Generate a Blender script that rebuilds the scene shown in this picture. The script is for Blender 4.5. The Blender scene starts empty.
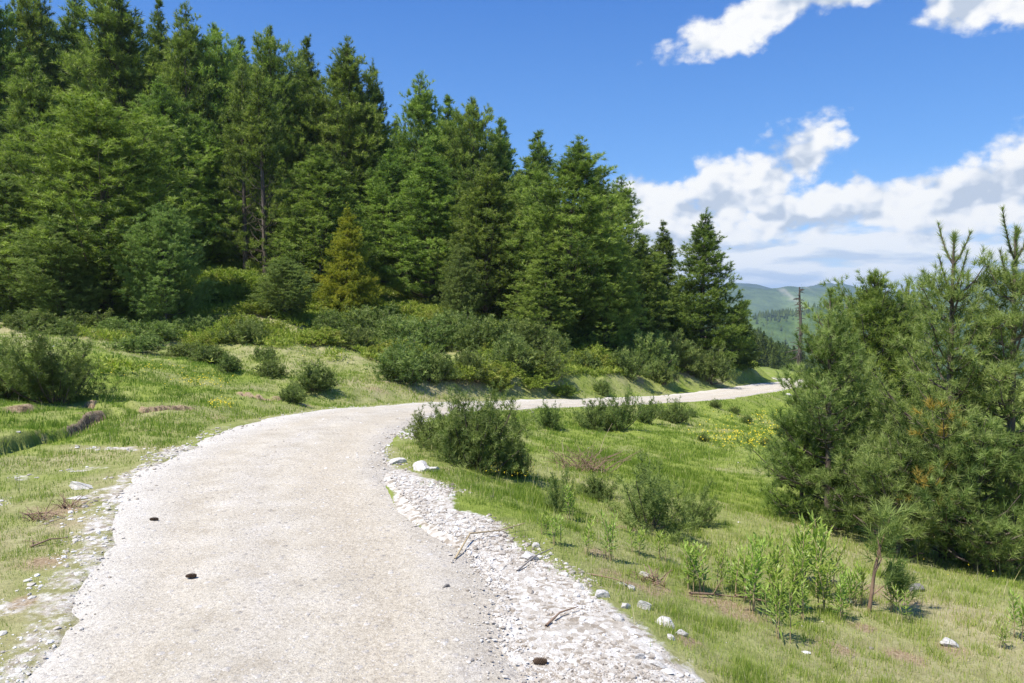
import bpy, math, random
import numpy as np
from mathutils import Vector
R_ = math.radians
sc = bpy.context.scene
COL = sc.collection
rng = np.random.default_rng(7)

# ------------------------------------------------------------------ camera
FPX, HOR, CZ = 740.0, 300.0, 1.85
PITCH = math.atan((341.5 - HOR) / FPX)
cd = bpy.data.cameras.new('camera'); cam = bpy.data.objects.new('camera', cd); COL.objects.link(cam)
cd.sensor_width = 36; cd.lens = FPX / 1024 * 36
cd.clip_start = 0.05; cd.clip_end = 30000
cam.location = (0, 0, CZ); cam.rotation_euler = (math.pi / 2 - PITCH, 0, 0)
sc.camera = cam

def ray(px, py):
    x = (px - 512) / FPX; y = (341.5 - py) / FPX
    c, s = math.cos(PITCH), math.sin(PITCH)
    return np.array([x, c + y * s, -s + y * c])
def P3(px, py, d):
    r = ray(px, py); return r * (d / r[1]) + np.array([0, 0, CZ])

# ------------------------------------------------------------------ helpers
def new_mesh(name, V, F, k=3, mat=None, smooth=False, attrs=None):
    V = np.asarray(V, np.float32).reshape(-1, 3); F = np.asarray(F, np.int32).reshape(-1, k)
    me = bpy.data.meshes.new(name)
    me.vertices.add(len(V)); me.vertices.foreach_set('co', V.ravel())
    me.loops.add(F.size); me.loops.foreach_set('vertex_index', F.ravel())
    me.polygons.add(len(F)); me.polygons.foreach_set('loop_start', np.arange(0, F.size, k, dtype=np.int32))
    me.polygons.foreach_set('use_smooth', np.full(len(F), smooth))
    for an, (dom, arr) in (attrs or {}).items():
        a = me.attributes.new(an, 'FLOAT', dom); a.data.foreach_set('value', np.asarray(arr, np.float32))
    me.update(calc_edges=True)
    if mat: me.materials.append(mat)
    return me
def link(name, me, parent=None):
    o = bpy.data.objects.new(name, me); COL.objects.link(o)
    if parent: o.parent = parent
    return o
def tag(o, label=None, cat=None, group=None, kind=None):
    if label: o['label'] = label
    if cat: o['category'] = cat
    if group: o['group'] = group
    if kind: o['kind'] = kind
    return o
def empty(name, loc, rz=0, s=(1, 1, 1)):
    o = bpy.data.objects.new(name, None); COL.objects.link(o)
    o.location = loc; o.rotation_euler = (0, 0, rz); o.scale = s; o.empty_display_size = .2
    return o
def place(name, parts, loc, rz, s, label, cat, group=None, tilt=(0, 0)):
    """one thing: an Empty with one child per (part name, mesh); meshes are shared between repeats"""
    o = empty(name, loc, rz, s); o.rotation_euler = (tilt[0], tilt[1], rz)
    tag(o, label, cat, group)
    for pn, me in parts: link(pn, me, o)
    return o
ORD = ['first', 'second', 'third', 'fourth', 'fifth', 'sixth', 'seventh', 'eighth', 'ninth', 'tenth', 'eleventh', 'twelfth',
       'thirteenth', 'fourteenth', 'fifteenth', 'sixteenth', 'seventeenth', 'eighteenth', 'nineteenth', 'twentieth',
       'twenty first', 'twenty second', 'twenty third', 'twenty fourth', 'twenty fifth', 'twenty sixth', 'twenty seventh', 'twenty eighth', 'twenty ninth', 'thirtieth'] + ['thirty ' + q for q in ('first', 'second', 'third', 'fourth', 'fifth', 'sixth', 'seventh', 'eighth', 'ninth')]
def rank(i, n): return 'leftmost' if i == 0 else 'rightmost' if i == n - 1 else ORD[i] + ' from left'

def hash2(ix, iy, seed):
    h = (ix.astype(np.int64) * 374761393 + iy.astype(np.int64) * 668265263 + seed * 974634777) & 0xffffffff
    h = ((h ^ (h >> 13)) * 1274126177) & 0xffffffff
    return ((h ^ (h >> 16)) & 0xffff) / 65535.0
def vnoise(x, y, seed=0):
    x = np.asarray(x, float); y = np.asarray(y, float)
    ix = np.floor(x); iy = np.floor(y); fx = x - ix; fy = y - iy
    fx = fx * fx * (3 - 2 * fx); fy = fy * fy * (3 - 2 * fy)
    a = hash2(ix, iy, seed); b = hash2(ix + 1, iy, seed); c = hash2(ix, iy + 1, seed); d = hash2(ix + 1, iy + 1, seed)
    return (a + (b - a) * fx) * (1 - fy) + (c + (d - c) * fx) * fy
def fbm(x, y, seed=0, octv=4, gain=.5):
    t = 0; amp = 1; tot = 0
    for k in range(octv):
        t = t + amp * (vnoise(x * 2 ** k + 17.3 * k, y * 2 ** k - 9.1 * k, seed + k) - .5); tot += amp; amp *= gain
    return t / tot * 2
def sstep(a, b, x):
    t = np.clip((x - a) / (b - a), 0, 1); return t * t * (3 - 2 * t)

# ------------------------------------------------------------------ terrain
RC = np.array([(-1.0, -12, .1), (-1.0, -6, .05), (-1.15, 0, 0), (-1.35, 3.6, 0), (-2.0, 5.8, 0), (-2.7, 7.8, -.01), (-2.95, 9.6, -.04), (-2.95, 12, -.16), (-2.6, 15, -.42),
               (-1.5, 18.6, -.84), (.6, 22.2, -1.28), (4.0, 27.4, -1.9), (8.8, 34, -2.58), (15.2, 43, -3.17), (18.9, 49, -3.62), (20.6, 54, -4.0), (20.2, 59, -4.4), (17.5, 64, -4.8), (12, 70, -5.2), (4, 76, -5.4)])
def catmull(P, n=14):
    out = []
    for i in range(len(P) - 1):
        p0 = P[max(i - 1, 0)]; p1 = P[i]; p2 = P[i + 1]; p3 = P[min(i + 2, len(P) - 1)]
        for t in np.linspace(0, 1, n, endpoint=False):
            out.append(.5 * (2 * p1 + (p2 - p0) * t + (2 * p0 - 5 * p1 + 4 * p2 - p3) * t * t + (3 * p1 - p0 - 3 * p2 + p3) * t ** 3))
    out.append(P[-1]); return np.array(out)
ROAD = catmull(RC)
def polydist(x, y, L):
    """signed distance to polyline (+ = right of travel), arc parameter, interpolated 3rd column"""
    A = L[:-1]; B = L[1:]; n = len(x)
    sd = np.empty(n); par = np.empty(n); zz = np.empty(n)
    dx = (B - A)[:, 0]; dy = (B - A)[:, 1]; l2 = dx * dx + dy * dy
    cum = np.concatenate([[0], np.cumsum(np.sqrt(l2))])
    for s in range(0, n, 40000):
        X = x[s:s + 40000, None] - A[None, :, 0]; Y = y[s:s + 40000, None] - A[None, :, 1]
        t = np.clip((X * dx + Y * dy) / l2, 0, 1)
        ex = X - t * dx; ey = Y - t * dy; d2 = ex * ex + ey * ey
        j = d2.argmin(1); r = np.arange(len(j))
        cr = dx[j] * Y[r, j] - dy[j] * X[r, j]
        sd[s:s + 40000] = np.sqrt(d2[r, j]) * np.where(cr > 0, -1, 1)
        tj = t[r, j]; par[s:s + 40000] = cum[j] + tj * np.sqrt(l2[j])
        if L.shape[1] > 2: zz[s:s + 40000] = L[j, 2] + tj * (L[j + 1, 2] - L[j, 2])
    return sd, par, zz
CP = [(20, 620, 4.28), (60, 540, 5.65), (20, 500, 6.75), (130, 470, 8), (0, 470, 7.9), (150, 440, 9.85), (230, 415, 12.1),
      (0, 440, 9.4), (0, 410, 11), (40, 400, 12.5), (150, 375, 16), (100, 350, 20), (300, 395, 17), (230, 365, 21), (300, 350, 25), (0, 340, 20), (-80, 420, 9.5), (-80, 330, 20),
      (60, 325, 28), (180, 325, 30), (250, 310, 32), (230, 280, 38), (350, 330, 33), (380, 302, 40), (440, 370, 25), (520, 366, 28), (500, 338, 35), (560, 353, 35),
      (620, 380, 32), (650, 375, 36), (640, 353, 41), (700, 371, 41), (745, 371, 47), (740, 362, 56), (0, 262, 60), (200, 250, 60), (350, 270, 60), (500, 308, 60), (620, 335, 60),
      (0, 240, 100), (300, 260, 100), (500, 300, 100), (650, 345, 90), (-300, 300, 40), (-300, 240, 100), (0, 300, 38),
      (640, 640, 4.03), (600, 600, 4.6), (480, 520, 6.3), (400, 470, 8.05), (450, 480, 7.8), (560, 540, 5.9), (700, 683, 3.7), (720, 600, 5.2), (850, 640, 4.9), (1000, 683, 4.6),
      (1000, 600, 6.4), (870, 570, 7.2), (950, 562, 8.2), (1020, 578, 7.6), (1200, 600, 8), (700, 540, 7.4), (640, 510, 8.3), (560, 490, 8.7), (780, 520, 9.3), (700, 490, 10.5), (600, 460, 12),
      (520, 460, 11), (540, 430, 16), (620, 430, 19), (700, 430, 22), (740, 470, 14.5), (780, 440, 20), (700, 410, 29), (770, 400, 36), (800, 430, 25), (810, 397, 43), (830, 450, 18),
      (900, 450, 20), (1000, 460, 18), (900, 415, 45), (1020, 425, 40), (1300, 430, 40), (800, 375.5, 75), (760, 374, 80), (790, 372, 120), (900, 382, 120), (1100, 385, 120), (700, 355, 130), (755, 368, 180), (820, 379, 180),
      (760, 364, 300), (800, 376, 300), (850, 391, 300), (950, 400, 300), (765, 345, 480), (800, 366, 480), (845, 386, 480), (950, 402, 480), (700, 312, 480), (600, 292, 480), (300, 240, 480)]
cps = np.array([P3(*c) for c in CP] + [tuple(r) for r in RC] + [(-6, -8, .3), (5, -8, -.3), (0, -40, 0), (-40, -10, 3), (40, -10, -6), (-60, 20, 6), (60, 30, -10)])
def warp(x, y):
    r = np.sqrt(x * x + y * y) + 1e-6; s = np.log1p(r / 5.0) / r
    return np.stack([x * s, y * s], -1)
W = warp(cps[:, 0], cps[:, 1])
def U(d2): return .5 * d2 * np.log(d2 + 1e-12)
n_ = len(W)
K = U(((W[:, None] - W[None]) ** 2).sum(-1)) + np.eye(n_) * 4e-4
Pm = np.concatenate([np.ones((n_, 1)), W], 1)
Asys = np.block([[K, Pm], [Pm.T, np.zeros((3, 3))]])
TPS = np.linalg.solve(Asys, np.concatenate([cps[:, 2], np.zeros(3)]))
def tps(x, y):
    out = np.empty(len(x))
    for s in range(0, len(x), 50000):
        w = warp(x[s:s + 50000], y[s:s + 50000])
        out[s:s + 50000] = U(((w[:, None] - W[None]) ** 2).sum(-1)) @ TPS[:n_] + TPS[n_] + w @ TPS[n_ + 1:]
    return out
def tz(px, py, d): return P3(px, py, d)[:2]
def hitz0(px, py, z=0.0):
    r = ray(px, py); t = (z - CZ) / r[2]; return (r * t)[:2]
SCARPS = [  # eroded turf banks: polyline in the plan, height of the step, ground behind is on the left of travel
    (np.array([hitz0(*p, z=.02) for p in [(-70, 470), (-20, 452), (8, 446), (30, 440), (58, 435), (87, 427), (104, 420), (128, 412)]]), .11),
    (np.array([hitz0(*p, z=.0) for p in [(118, 409), (126, 412), (142, 415), (164, 412), (185, 410), (210, 407.5)]]), .09),
    (np.array([hitz0(*p, z=.1) for p in [(-20, 420), (20, 418), (44, 416), (60, 411)]]), .05),
    (np.array([hitz0(*p, z=.1) for p in [(76, 401), (92, 404), (112, 399)]]), .07),
    (np.array([hitz0(*p, z=-.3) for p in [(225, 402), (262, 405), (300, 402), (330, 401)]]), .04),
    (np.array([hitz0(*p, z=.0) for p in [(462, 562), (454, 556), (435, 541), (414, 523), (395, 504), (376, 486), (368, 470)]])[::-1], .07),
]
BEND_IN = np.array([-1.5, 9.5])
def terrain(x, y, full=False, micro=True):
    x = np.asarray(x, float).ravel(); y = np.asarray(y, float).ravel()
    z = tps(x, y)
    r = np.hypot(x, y)
    far = sstep(500, 900, r); z = z * (1 - far) + far * (-230)
    rd = np.full(len(x), 99.0); par = np.zeros(len(x)); near = np.where(r < 95)[0]
    soil = np.zeros(len(x))
    if len(near):
        sd, pa, rz = polydist(x[near], y[near], ROAD); rd[near] = sd; par[near] = pa
        b = 1 - sstep(1.3, 2.7, np.abs(sd)); z[near] = z[near] * (1 - b) + rz * b
    if micro:
        amp = sstep(1.2, 2.2, np.abs(rd)) * np.clip(r / 6, .5, 6)
        z = z + amp * (.05 * fbm(x / 1.7, y / 1.7, 3, 3) + .018 * fbm(x / .4, y / .4, 9, 3)) + np.where(r > 8, sstep(14, 60, r) * .25 * fbm(x / 6, y / 6, 5, 3), 0) * sstep(1.5, 4, np.abs(rd))
        for L, h in SCARPS:
            m = np.where((r < 30) & (np.hypot(x - L[:, 0].mean(), y - L[:, 1].mean()) < 6))[0]
            if not len(m): continue
            wob = .06 * fbm(x[m] / .4, y[m] / .4, 21, 3) + .30 * fbm(x[m] / 1.6, y[m] / 1.6, 23, 2)
            sd, pa, _ = polydist(x[m], y[m], L); sd = -sd + wob * (.5 if L is SCARPS[-1][0] else 1)
            tot = np.hypot(*np.diff(L, axis=0).T).sum()
            end = sstep(0, .5, pa) * sstep(0, .5, tot - pa)
            prof = np.where(sd > 0, np.exp(-np.maximum(sd, 0) / 1.1) * sstep(0, .09, sd), 0) * h - .06 * np.exp(-np.maximum(-sd, 0) / .25) * (sd <= .02)*(L is not SCARPS[-1][0])
            z[m] += prof * end * np.clip(vnoise(x[m] / 1.3, y[m] / 1.3, 31) * 2.0 - .3, .1, 1.2)
            front = np.exp(-np.abs(np.minimum(sd, 0)) / .18) * (sd < 0) * .62 * (.4 + vnoise(x[m] / .5, y[m] / .5, 37)) + (.95 if L is not SCARPS[-1][0] else .4) * (1 - sstep(.03, .10, np.abs(sd - .03)))
            soil[m] = np.maximum(soil[m], front * end * sstep(.2, .4, vnoise(x[m] / .7, y[m] / .7, 39)))
    if full: return z, rd, par, soil
    return z
def gz(x, y): return float(terrain([x], [y])[0])
def ground_hit(px, py, dmax=200):
    r = ray(px, py); t = np.geomspace(2.5, dmax, 900)
    X = r[0] * t; Y = r[1] * t; Z = CZ + r[2] * t
    h = terrain(X, Y); k = np.where(Z <= h)[0]
    i = k[0] if len(k) else len(t) - 1
    if i > 0:
        a = Z[i - 1] - h[i - 1]; b = Z[i] - h[i]; f = a / (a - b + 1e-9); tt = t[i - 1] + (t[i] - t[i - 1]) * min(max(f, 0), 1)
    else: tt = t[0]
    x, y = r[0] * tt, r[1] * tt
    return np.array([x, y, gz(x, y)])

# ------------------------------------------------------------------ materials
def nmat(name):
    m = bpy.data.materials.new(name); m.use_nodes = True; nt = m.node_tree; nt.nodes.clear()
    out = nt.nodes.new('ShaderNodeOutputMaterial'); return m, nt, out
def N(nt, t, **kw):
    n = nt.nodes.new(t)
    for k, v in kw.items():
        if k.startswith('i_'):
            key = k[2:]; key = int(key) if key.isdigit() else key.replace('_', ' ')
            n.inputs[key].default_value = v
        else: setattr(n, k, v)
    return n
def L_(nt, a, b): nt.links.new(a, b)
def ramp(nt, fac, stops, interp='LINEAR'):
    r = nt.nodes.new('ShaderNodeValToRGB'); r.color_ramp.interpolation = interp
    e = r.color_ramp.elements
    while len(e) < len(stops): e.new(.5)
    for el, (p, c) in zip(e, stops): el.position = p; el.color = (*c, 1) if len(c) == 3 else c
    L_(nt, fac, r.inputs[0]); return r.outputs[0]
def mth(nt, op, a, b=None, c=None, clamp=False):
    n = nt.nodes.new('ShaderNodeMath'); n.operation = op; n.use_clamp = clamp
    for i, v in enumerate((a, b, c)):
        if v is None: continue
        if hasattr(v, 'is_linked'): L_(nt, v, n.inputs[i])
        else: n.inputs[i].default_value = v
    return n.outputs[0]
def mixc(nt, f, a, b, mode='MIX'):
    n = nt.nodes.new('ShaderNodeMix'); n.data_type = 'RGBA'; n.blend_type = mode
    for s, v in ((n.inputs[0], f), (n.inputs[6], a), (n.inputs[7], b)):
        if hasattr(v, 'is_linked'): L_(nt, v, s)
        elif isinstance(v, (int, float)): s.default_value = v
        else: s.default_value = (*v, 1)
    return n.outputs[2]
def noise(nt, vec, scale, detail=5, rough=.55, dist=0):
    n = N(nt, 'ShaderNodeTexNoise'); n.inputs['Scale'].default_value = scale; n.inputs['Detail'].default_value = detail
    n.inputs['Roughness'].default_value = rough; n.inputs['Distortion'].default_value = dist
    if vec is not None: L_(nt, vec, n.inputs['Vector'])
    return n.outputs['Fac']
def attr(nt, name): return N(nt, 'ShaderNodeAttribute', attribute_name=name).outputs['Fac']

def foliage(name, stops, trans=.3, rough=.55, var=.25, spec=.25):
    m, nt, out = nmat(name)
    c = ramp(nt, attr(nt, 'tint'), stops)
    oi = N(nt, 'ShaderNodeObjectInfo')
    hs = N(nt, 'ShaderNodeHueSaturation')
    L_(nt, mth(nt, 'MULTIPLY_ADD', oi.outputs['Random'], .022, .484), hs.inputs['Hue'])
    L_(nt, mth(nt, 'MULTIPLY_ADD', oi.outputs['Random'], var, 1 - var / 2), hs.inputs['Value'])
    L_(nt, c, hs.inputs['Color'])
    p = N(nt, 'ShaderNodeBsdfPrincipled'); p.inputs['Roughness'].default_value = rough; p.inputs['Specular IOR Level'].default_value = spec
    L_(nt, hs.outputs[0], p.inputs['Base Color'])
    t = N(nt, 'ShaderNodeBsdfTranslucent'); L_(nt, mixc(nt, 1.0, hs.outputs[0], (1.0, 1.25, .6), 'MULTIPLY'), t.inputs[0])
    mx = N(nt, 'ShaderNodeMixShader'); mx.inputs[0].default_value = trans
    L_(nt, p.outputs[0], mx.inputs[1]); L_(nt, t.outputs[0], mx.inputs[2]); L_(nt, mx.outputs[0], out.inputs[0])
    return m
def surf(name, stops, scale=6, rough=.85, bump=.4, bscale=None, detail=6, zs=1.0):
    m, nt, out = nmat(name)
    tc = N(nt, 'ShaderNodeTexCoord'); mp = N(nt, 'ShaderNodeMapping'); mp.inputs['Scale'].default_value = (1, 1, zs); L_(nt, tc.outputs['Object'], mp.inputs[0])
    c = ramp(nt, noise(nt, mp.outputs[0], scale, detail, .65), stops)
    p = N(nt, 'ShaderNodeBsdfPrincipled'); p.inputs['Roughness'].default_value = rough; p.inputs['Specular IOR Level'].default_value = .25
    L_(nt, c, p.inputs['Base Color'])
    b = N(nt, 'ShaderNodeBump'); b.inputs['Strength'].default_value = bump; b.inputs['Distance'].default_value = .02
    L_(nt, noise(nt, mp.outputs[0], bscale or scale * 2.5, 5, .6), b.inputs['Height']); L_(nt, b.outputs[0], p.inputs['Normal'])
    L_(nt, p.outputs[0], out.inputs[0]); return m

M = {}
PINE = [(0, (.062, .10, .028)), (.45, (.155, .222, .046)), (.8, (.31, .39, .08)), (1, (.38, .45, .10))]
M['pine'] = foliage('pine_needles', PINE)
M['pine_blue'] = foliage('blue_green_needles', [(0, (.07, .11, .034)), (.45, (.155, .225, .056)), (.8, (.28, .355, .10)), (1, (.36, .43, .14))])
M['spruce'] = foliage('spruce_needles', [(0, (.055, .085, .022)), (.5, (.12, .17, .030)), (.85, (.22, .28, .05)), (1, (.28, .33, .06))])
M['yellow'] = foliage('yellow_green_needles', [(0, (.11, .13, .016)), (.5, (.25, .275, .03)), (.85, (.42, .39, .04)), (1, (.46, .42, .05))])
M['near_pine'] = foliage('long_pine_needles', [(0, (.05, .085, .028)), (.42, (.135, .195, .048)), (.72, (.265, .34, .095)), (.95, (.35, .42, .14)), (.985, (.36, .41, .12)), (1, (.42, .32, .06))], var=.12)
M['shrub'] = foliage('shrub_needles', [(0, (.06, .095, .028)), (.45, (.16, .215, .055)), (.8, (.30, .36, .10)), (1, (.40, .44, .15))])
M['heath'] = foliage('heath_leaves', [(0, (.12, .165, .03)), (.4, (.24, .30, .045)), (.75, (.35, .39, .07)), (1, (.32, .23, .09))], trans=.35)
M['herb'] = foliage('herb_leaves', [(0, (.10, .16, .03)), (.5, (.24, .34, .06)), (1, (.40, .50, .11))], trans=.4, rough=.4, var=.15)
M['grass'] = foliage('grass_blades', [(0, (.14, .215, .03)), (.35, (.26, .35, .055)), (.62, (.37, .43, .09)), (.8, (.50, .47, .20)), (1, (.58, .51, .31))], trans=.35, var=0, rough=.5)
M['flower'] = foliage('yellow_petals', [(0, (.75, .52, .02)), (1, (.8, .65, .04))], trans=.2, var=0)
M['bark'] = surf('pine_bark', [(.25, (.06, .045, .035)), (.5, (.13, .10, .08)), (.75, (.22, .19, .16))], 14, .9, .6, zs=.25)
M['dead'] = surf('weathered_wood', [(.25, (.14, .12, .10)), (.5, (.26, .23, .20)), (.75, (.42, .39, .36))], 18, .9, .5, zs=.2)
M['deadbark'] = surf('charred_bark', [(.25, (.035, .028, .024)), (.5, (.09, .072, .06)), (.75, (.19, .16, .14))], 3, .9, .6, zs=.3)
M['twig'] = surf('dry_twigs', [(.3, (.16, .10, .065)), (.6, (.28, .19, .13)), (.8, (.38, .29, .21))], 20, .9, .3)
M['straw'] = surf('straw_stalk', [(.3, (.30, .22, .12)), (.7, (.48, .38, .22))], 20, .9, .2)
M['cone'] = surf('pine_cone_scales', [(.3, (.06, .04, .028)), (.6, (.15, .10, .065)), (.8, (.26, .18, .12))], 60, .9, .5)
M['rock'] = surf('pale_limestone', [(.25, (.34, .28, .21)), (.45, (.55, .51, .45)), (.65, (.68, .66, .62))], 7, .9, .7, 16)
M['darkrock'] = surf('grey_stone', [(.25, (.12, .11, .10)), (.55, (.24, .22, .20)), (.8, (.38, .36, .34))], 9, .9, .7, 16)
def pebble_mat():
    m, nt, out = nmat('limestone_gravel')
    c = ramp(nt, attr(nt, 'tint'), [(0, (.16, .135, .11)), (.15, (.30, .26, .215)), (.45, (.45, .405, .345)), (.8, (.56, .53, .48)), (1, (.70, .68, .65))])
    p = N(nt, 'ShaderNodeBsdfPrincipled'); p.inputs['Roughness'].default_value = .9; p.inputs['Specular IOR Level'].default_value = .2
    L_(nt, c, p.inputs['Base Color']); L_(nt, p.outputs[0], out.inputs[0]); return m
M['pebble'] = pebble_mat()

def road_mat():
    m, nt, out = nmat('limestone_track')
    geo = N(nt, 'ShaderNodeNewGeometry'); pos = geo.outputs['Position']
    lat = attr(nt, 'lat')
    big = noise(nt, pos, .5, 4, .6); mid = noise(nt, pos, 2.6, 6, .65); fine = noise(nt, pos, 34, 6, .75)
    base = ramp(nt, mid, [(.28, (.43, .375, .29)), (.5, (.545, .49, .395)), (.72, (.64, .59, .505))])
    tan = ramp(nt, fine, [(.3, (.42, .355, .26)), (.7, (.56, .495, .39))])
    # compacted, tan wheel bands: lateral position wobbling with noise
    lw = mth(nt, 'ADD', lat, mth(nt, 'MULTIPLY_ADD', big, .7, -.35))
    b1 = mth(nt, 'SUBTRACT', 1.0, mth(nt, 'MULTIPLY', mth(nt, 'ABSOLUTE', mth(nt, 'SUBTRACT', lw, .68)), 2.0), clamp=True)
    b2 = mth(nt, 'SUBTRACT', 1.0, mth(nt, 'MULTIPLY', mth(nt, 'ABSOLUTE', mth(nt, 'ADD', lw, .62)), 2.6), clamp=True)
    bands = mth(nt, 'MULTIPLY', mth(nt, 'MAXIMUM', b1, mth(nt, 'MULTIPLY', b2, .55)), mth(nt, 'MULTIPLY_ADD', mid, 1.2, .1), clamp=True)
    c = mixc(nt, bands, base, tan)
    white = mth(nt, 'MULTIPLY', mth(nt, 'SUBTRACT', mth(nt, 'MULTIPLY', lat, -1), .55), 1.6, clamp=True)
    c = mixc(nt, mth(nt, 'MULTIPLY', white, .6), c, (.63, .60, .545))
    cen = mth(nt, 'MULTIPLY', mth(nt, 'SUBTRACT', 1.0, mth(nt, 'MULTIPLY', mth(nt, 'ABSOLUTE', mth(nt, 'ADD', lw, .02)), 3.4), clamp=True), mth(nt, 'MULTIPLY_ADD', mid, 2.2, -.6), clamp=True)
    c = mixc(nt, mth(nt, 'MULTIPLY', cen, .7), c, ramp(nt, fine, [(.3, (.38, .34, .28)), (.7, (.58, .53, .465))]))
    rut = mth(nt, 'MULTIPLY', mth(nt, 'MULTIPLY', mth(nt, 'SUBTRACT', lw, .98), 4.5, clamp=True), mth(nt, 'MULTIPLY_ADD', mid, 1.8, -.35), clamp=True)
    c = mixc(nt, mth(nt, 'MULTIPLY', rut, .8), c, ramp(nt, fine, [(.3, (.29, .25, .205)), (.7, (.52, .48, .42))]))
    # pebbles pressed into the surface: two sizes
    def peb(scale, keep, dark):
        v = N(nt, 'ShaderNodeTexVoronoi'); v.inputs['Scale'].default_value = scale; L_(nt, pos, v.inputs['Vector'])
        d = v.outputs['Distance']; col = N(nt, 'ShaderNodeSeparateColor'); L_(nt, v.outputs['Color'], col.inputs[0])
        k = mth(nt, 'MULTIPLY', mth(nt, 'LESS_THAN', d, .36), mth(nt, 'GREATER_THAN', col.outputs[0], keep))
        sh = ramp(nt, col.outputs[1], [(0, (.22, .20, .185)), (.25, (.40, .37, .34)), (.6, (.56, .52, .48)), (1, (.70, .68, .66))])
        return k, sh, d
    k1, s1, d1 = peb(46, .55, 0); k2, s2, d2 = peb(17, .83, 0)
    c = mixc(nt, mth(nt, 'MULTIPLY', k1, .5), c, s1); c = mixc(nt, mth(nt, 'MULTIPLY', k2, .45), c, s2)
    c = mixc(nt, .7, c, ramp(nt, fine, [(.28, (.55, .52, .49)), (.5, (.98, .98, .98)), (.75, (1.22, 1.22, 1.2))]), 'MULTIPLY')
    grit = noise(nt, pos, 95, 3, .8); c = mixc(nt, .8, c, ramp(nt, grit, [(.3, (.60, .58, .55)), (.5, (1, 1, 1)), (.68, (1.28, 1.28, 1.27))]), 'MULTIPLY')
    p = N(nt, 'ShaderNodeBsdfPrincipled'); p.inputs['Roughness'].default_value = .95; p.inputs['Specular IOR Level'].default_value = .15
    L_(nt, c, p.inputs['Base Color'])
    h = mth(nt, 'ADD', mth(nt, 'MULTIPLY', k1, mth(nt, 'SUBTRACT', .4, d1)), mth(nt, 'MULTIPLY', mth(nt, 'MULTIPLY', k2, mth(nt, 'SUBTRACT', .45, d2)), 2.2))
    h = mth(nt, 'ADD', h, mth(nt, 'ADD', mth(nt, 'MULTIPLY', fine, 1.0), mth(nt, 'MULTIPLY', grit, .6))); h = mth(nt, 'ADD', h, mid)
    b = N(nt, 'ShaderNodeBump'); b.inputs['Strength'].default_value = .7; b.inputs['Distance'].default_value = .022
    L_(nt, h, b.inputs['Height']); L_(nt, b.outputs[0], p.inputs['Normal']); L_(nt, p.outputs[0], out.inputs[0]); return m
M['road'] = road_mat()

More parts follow.
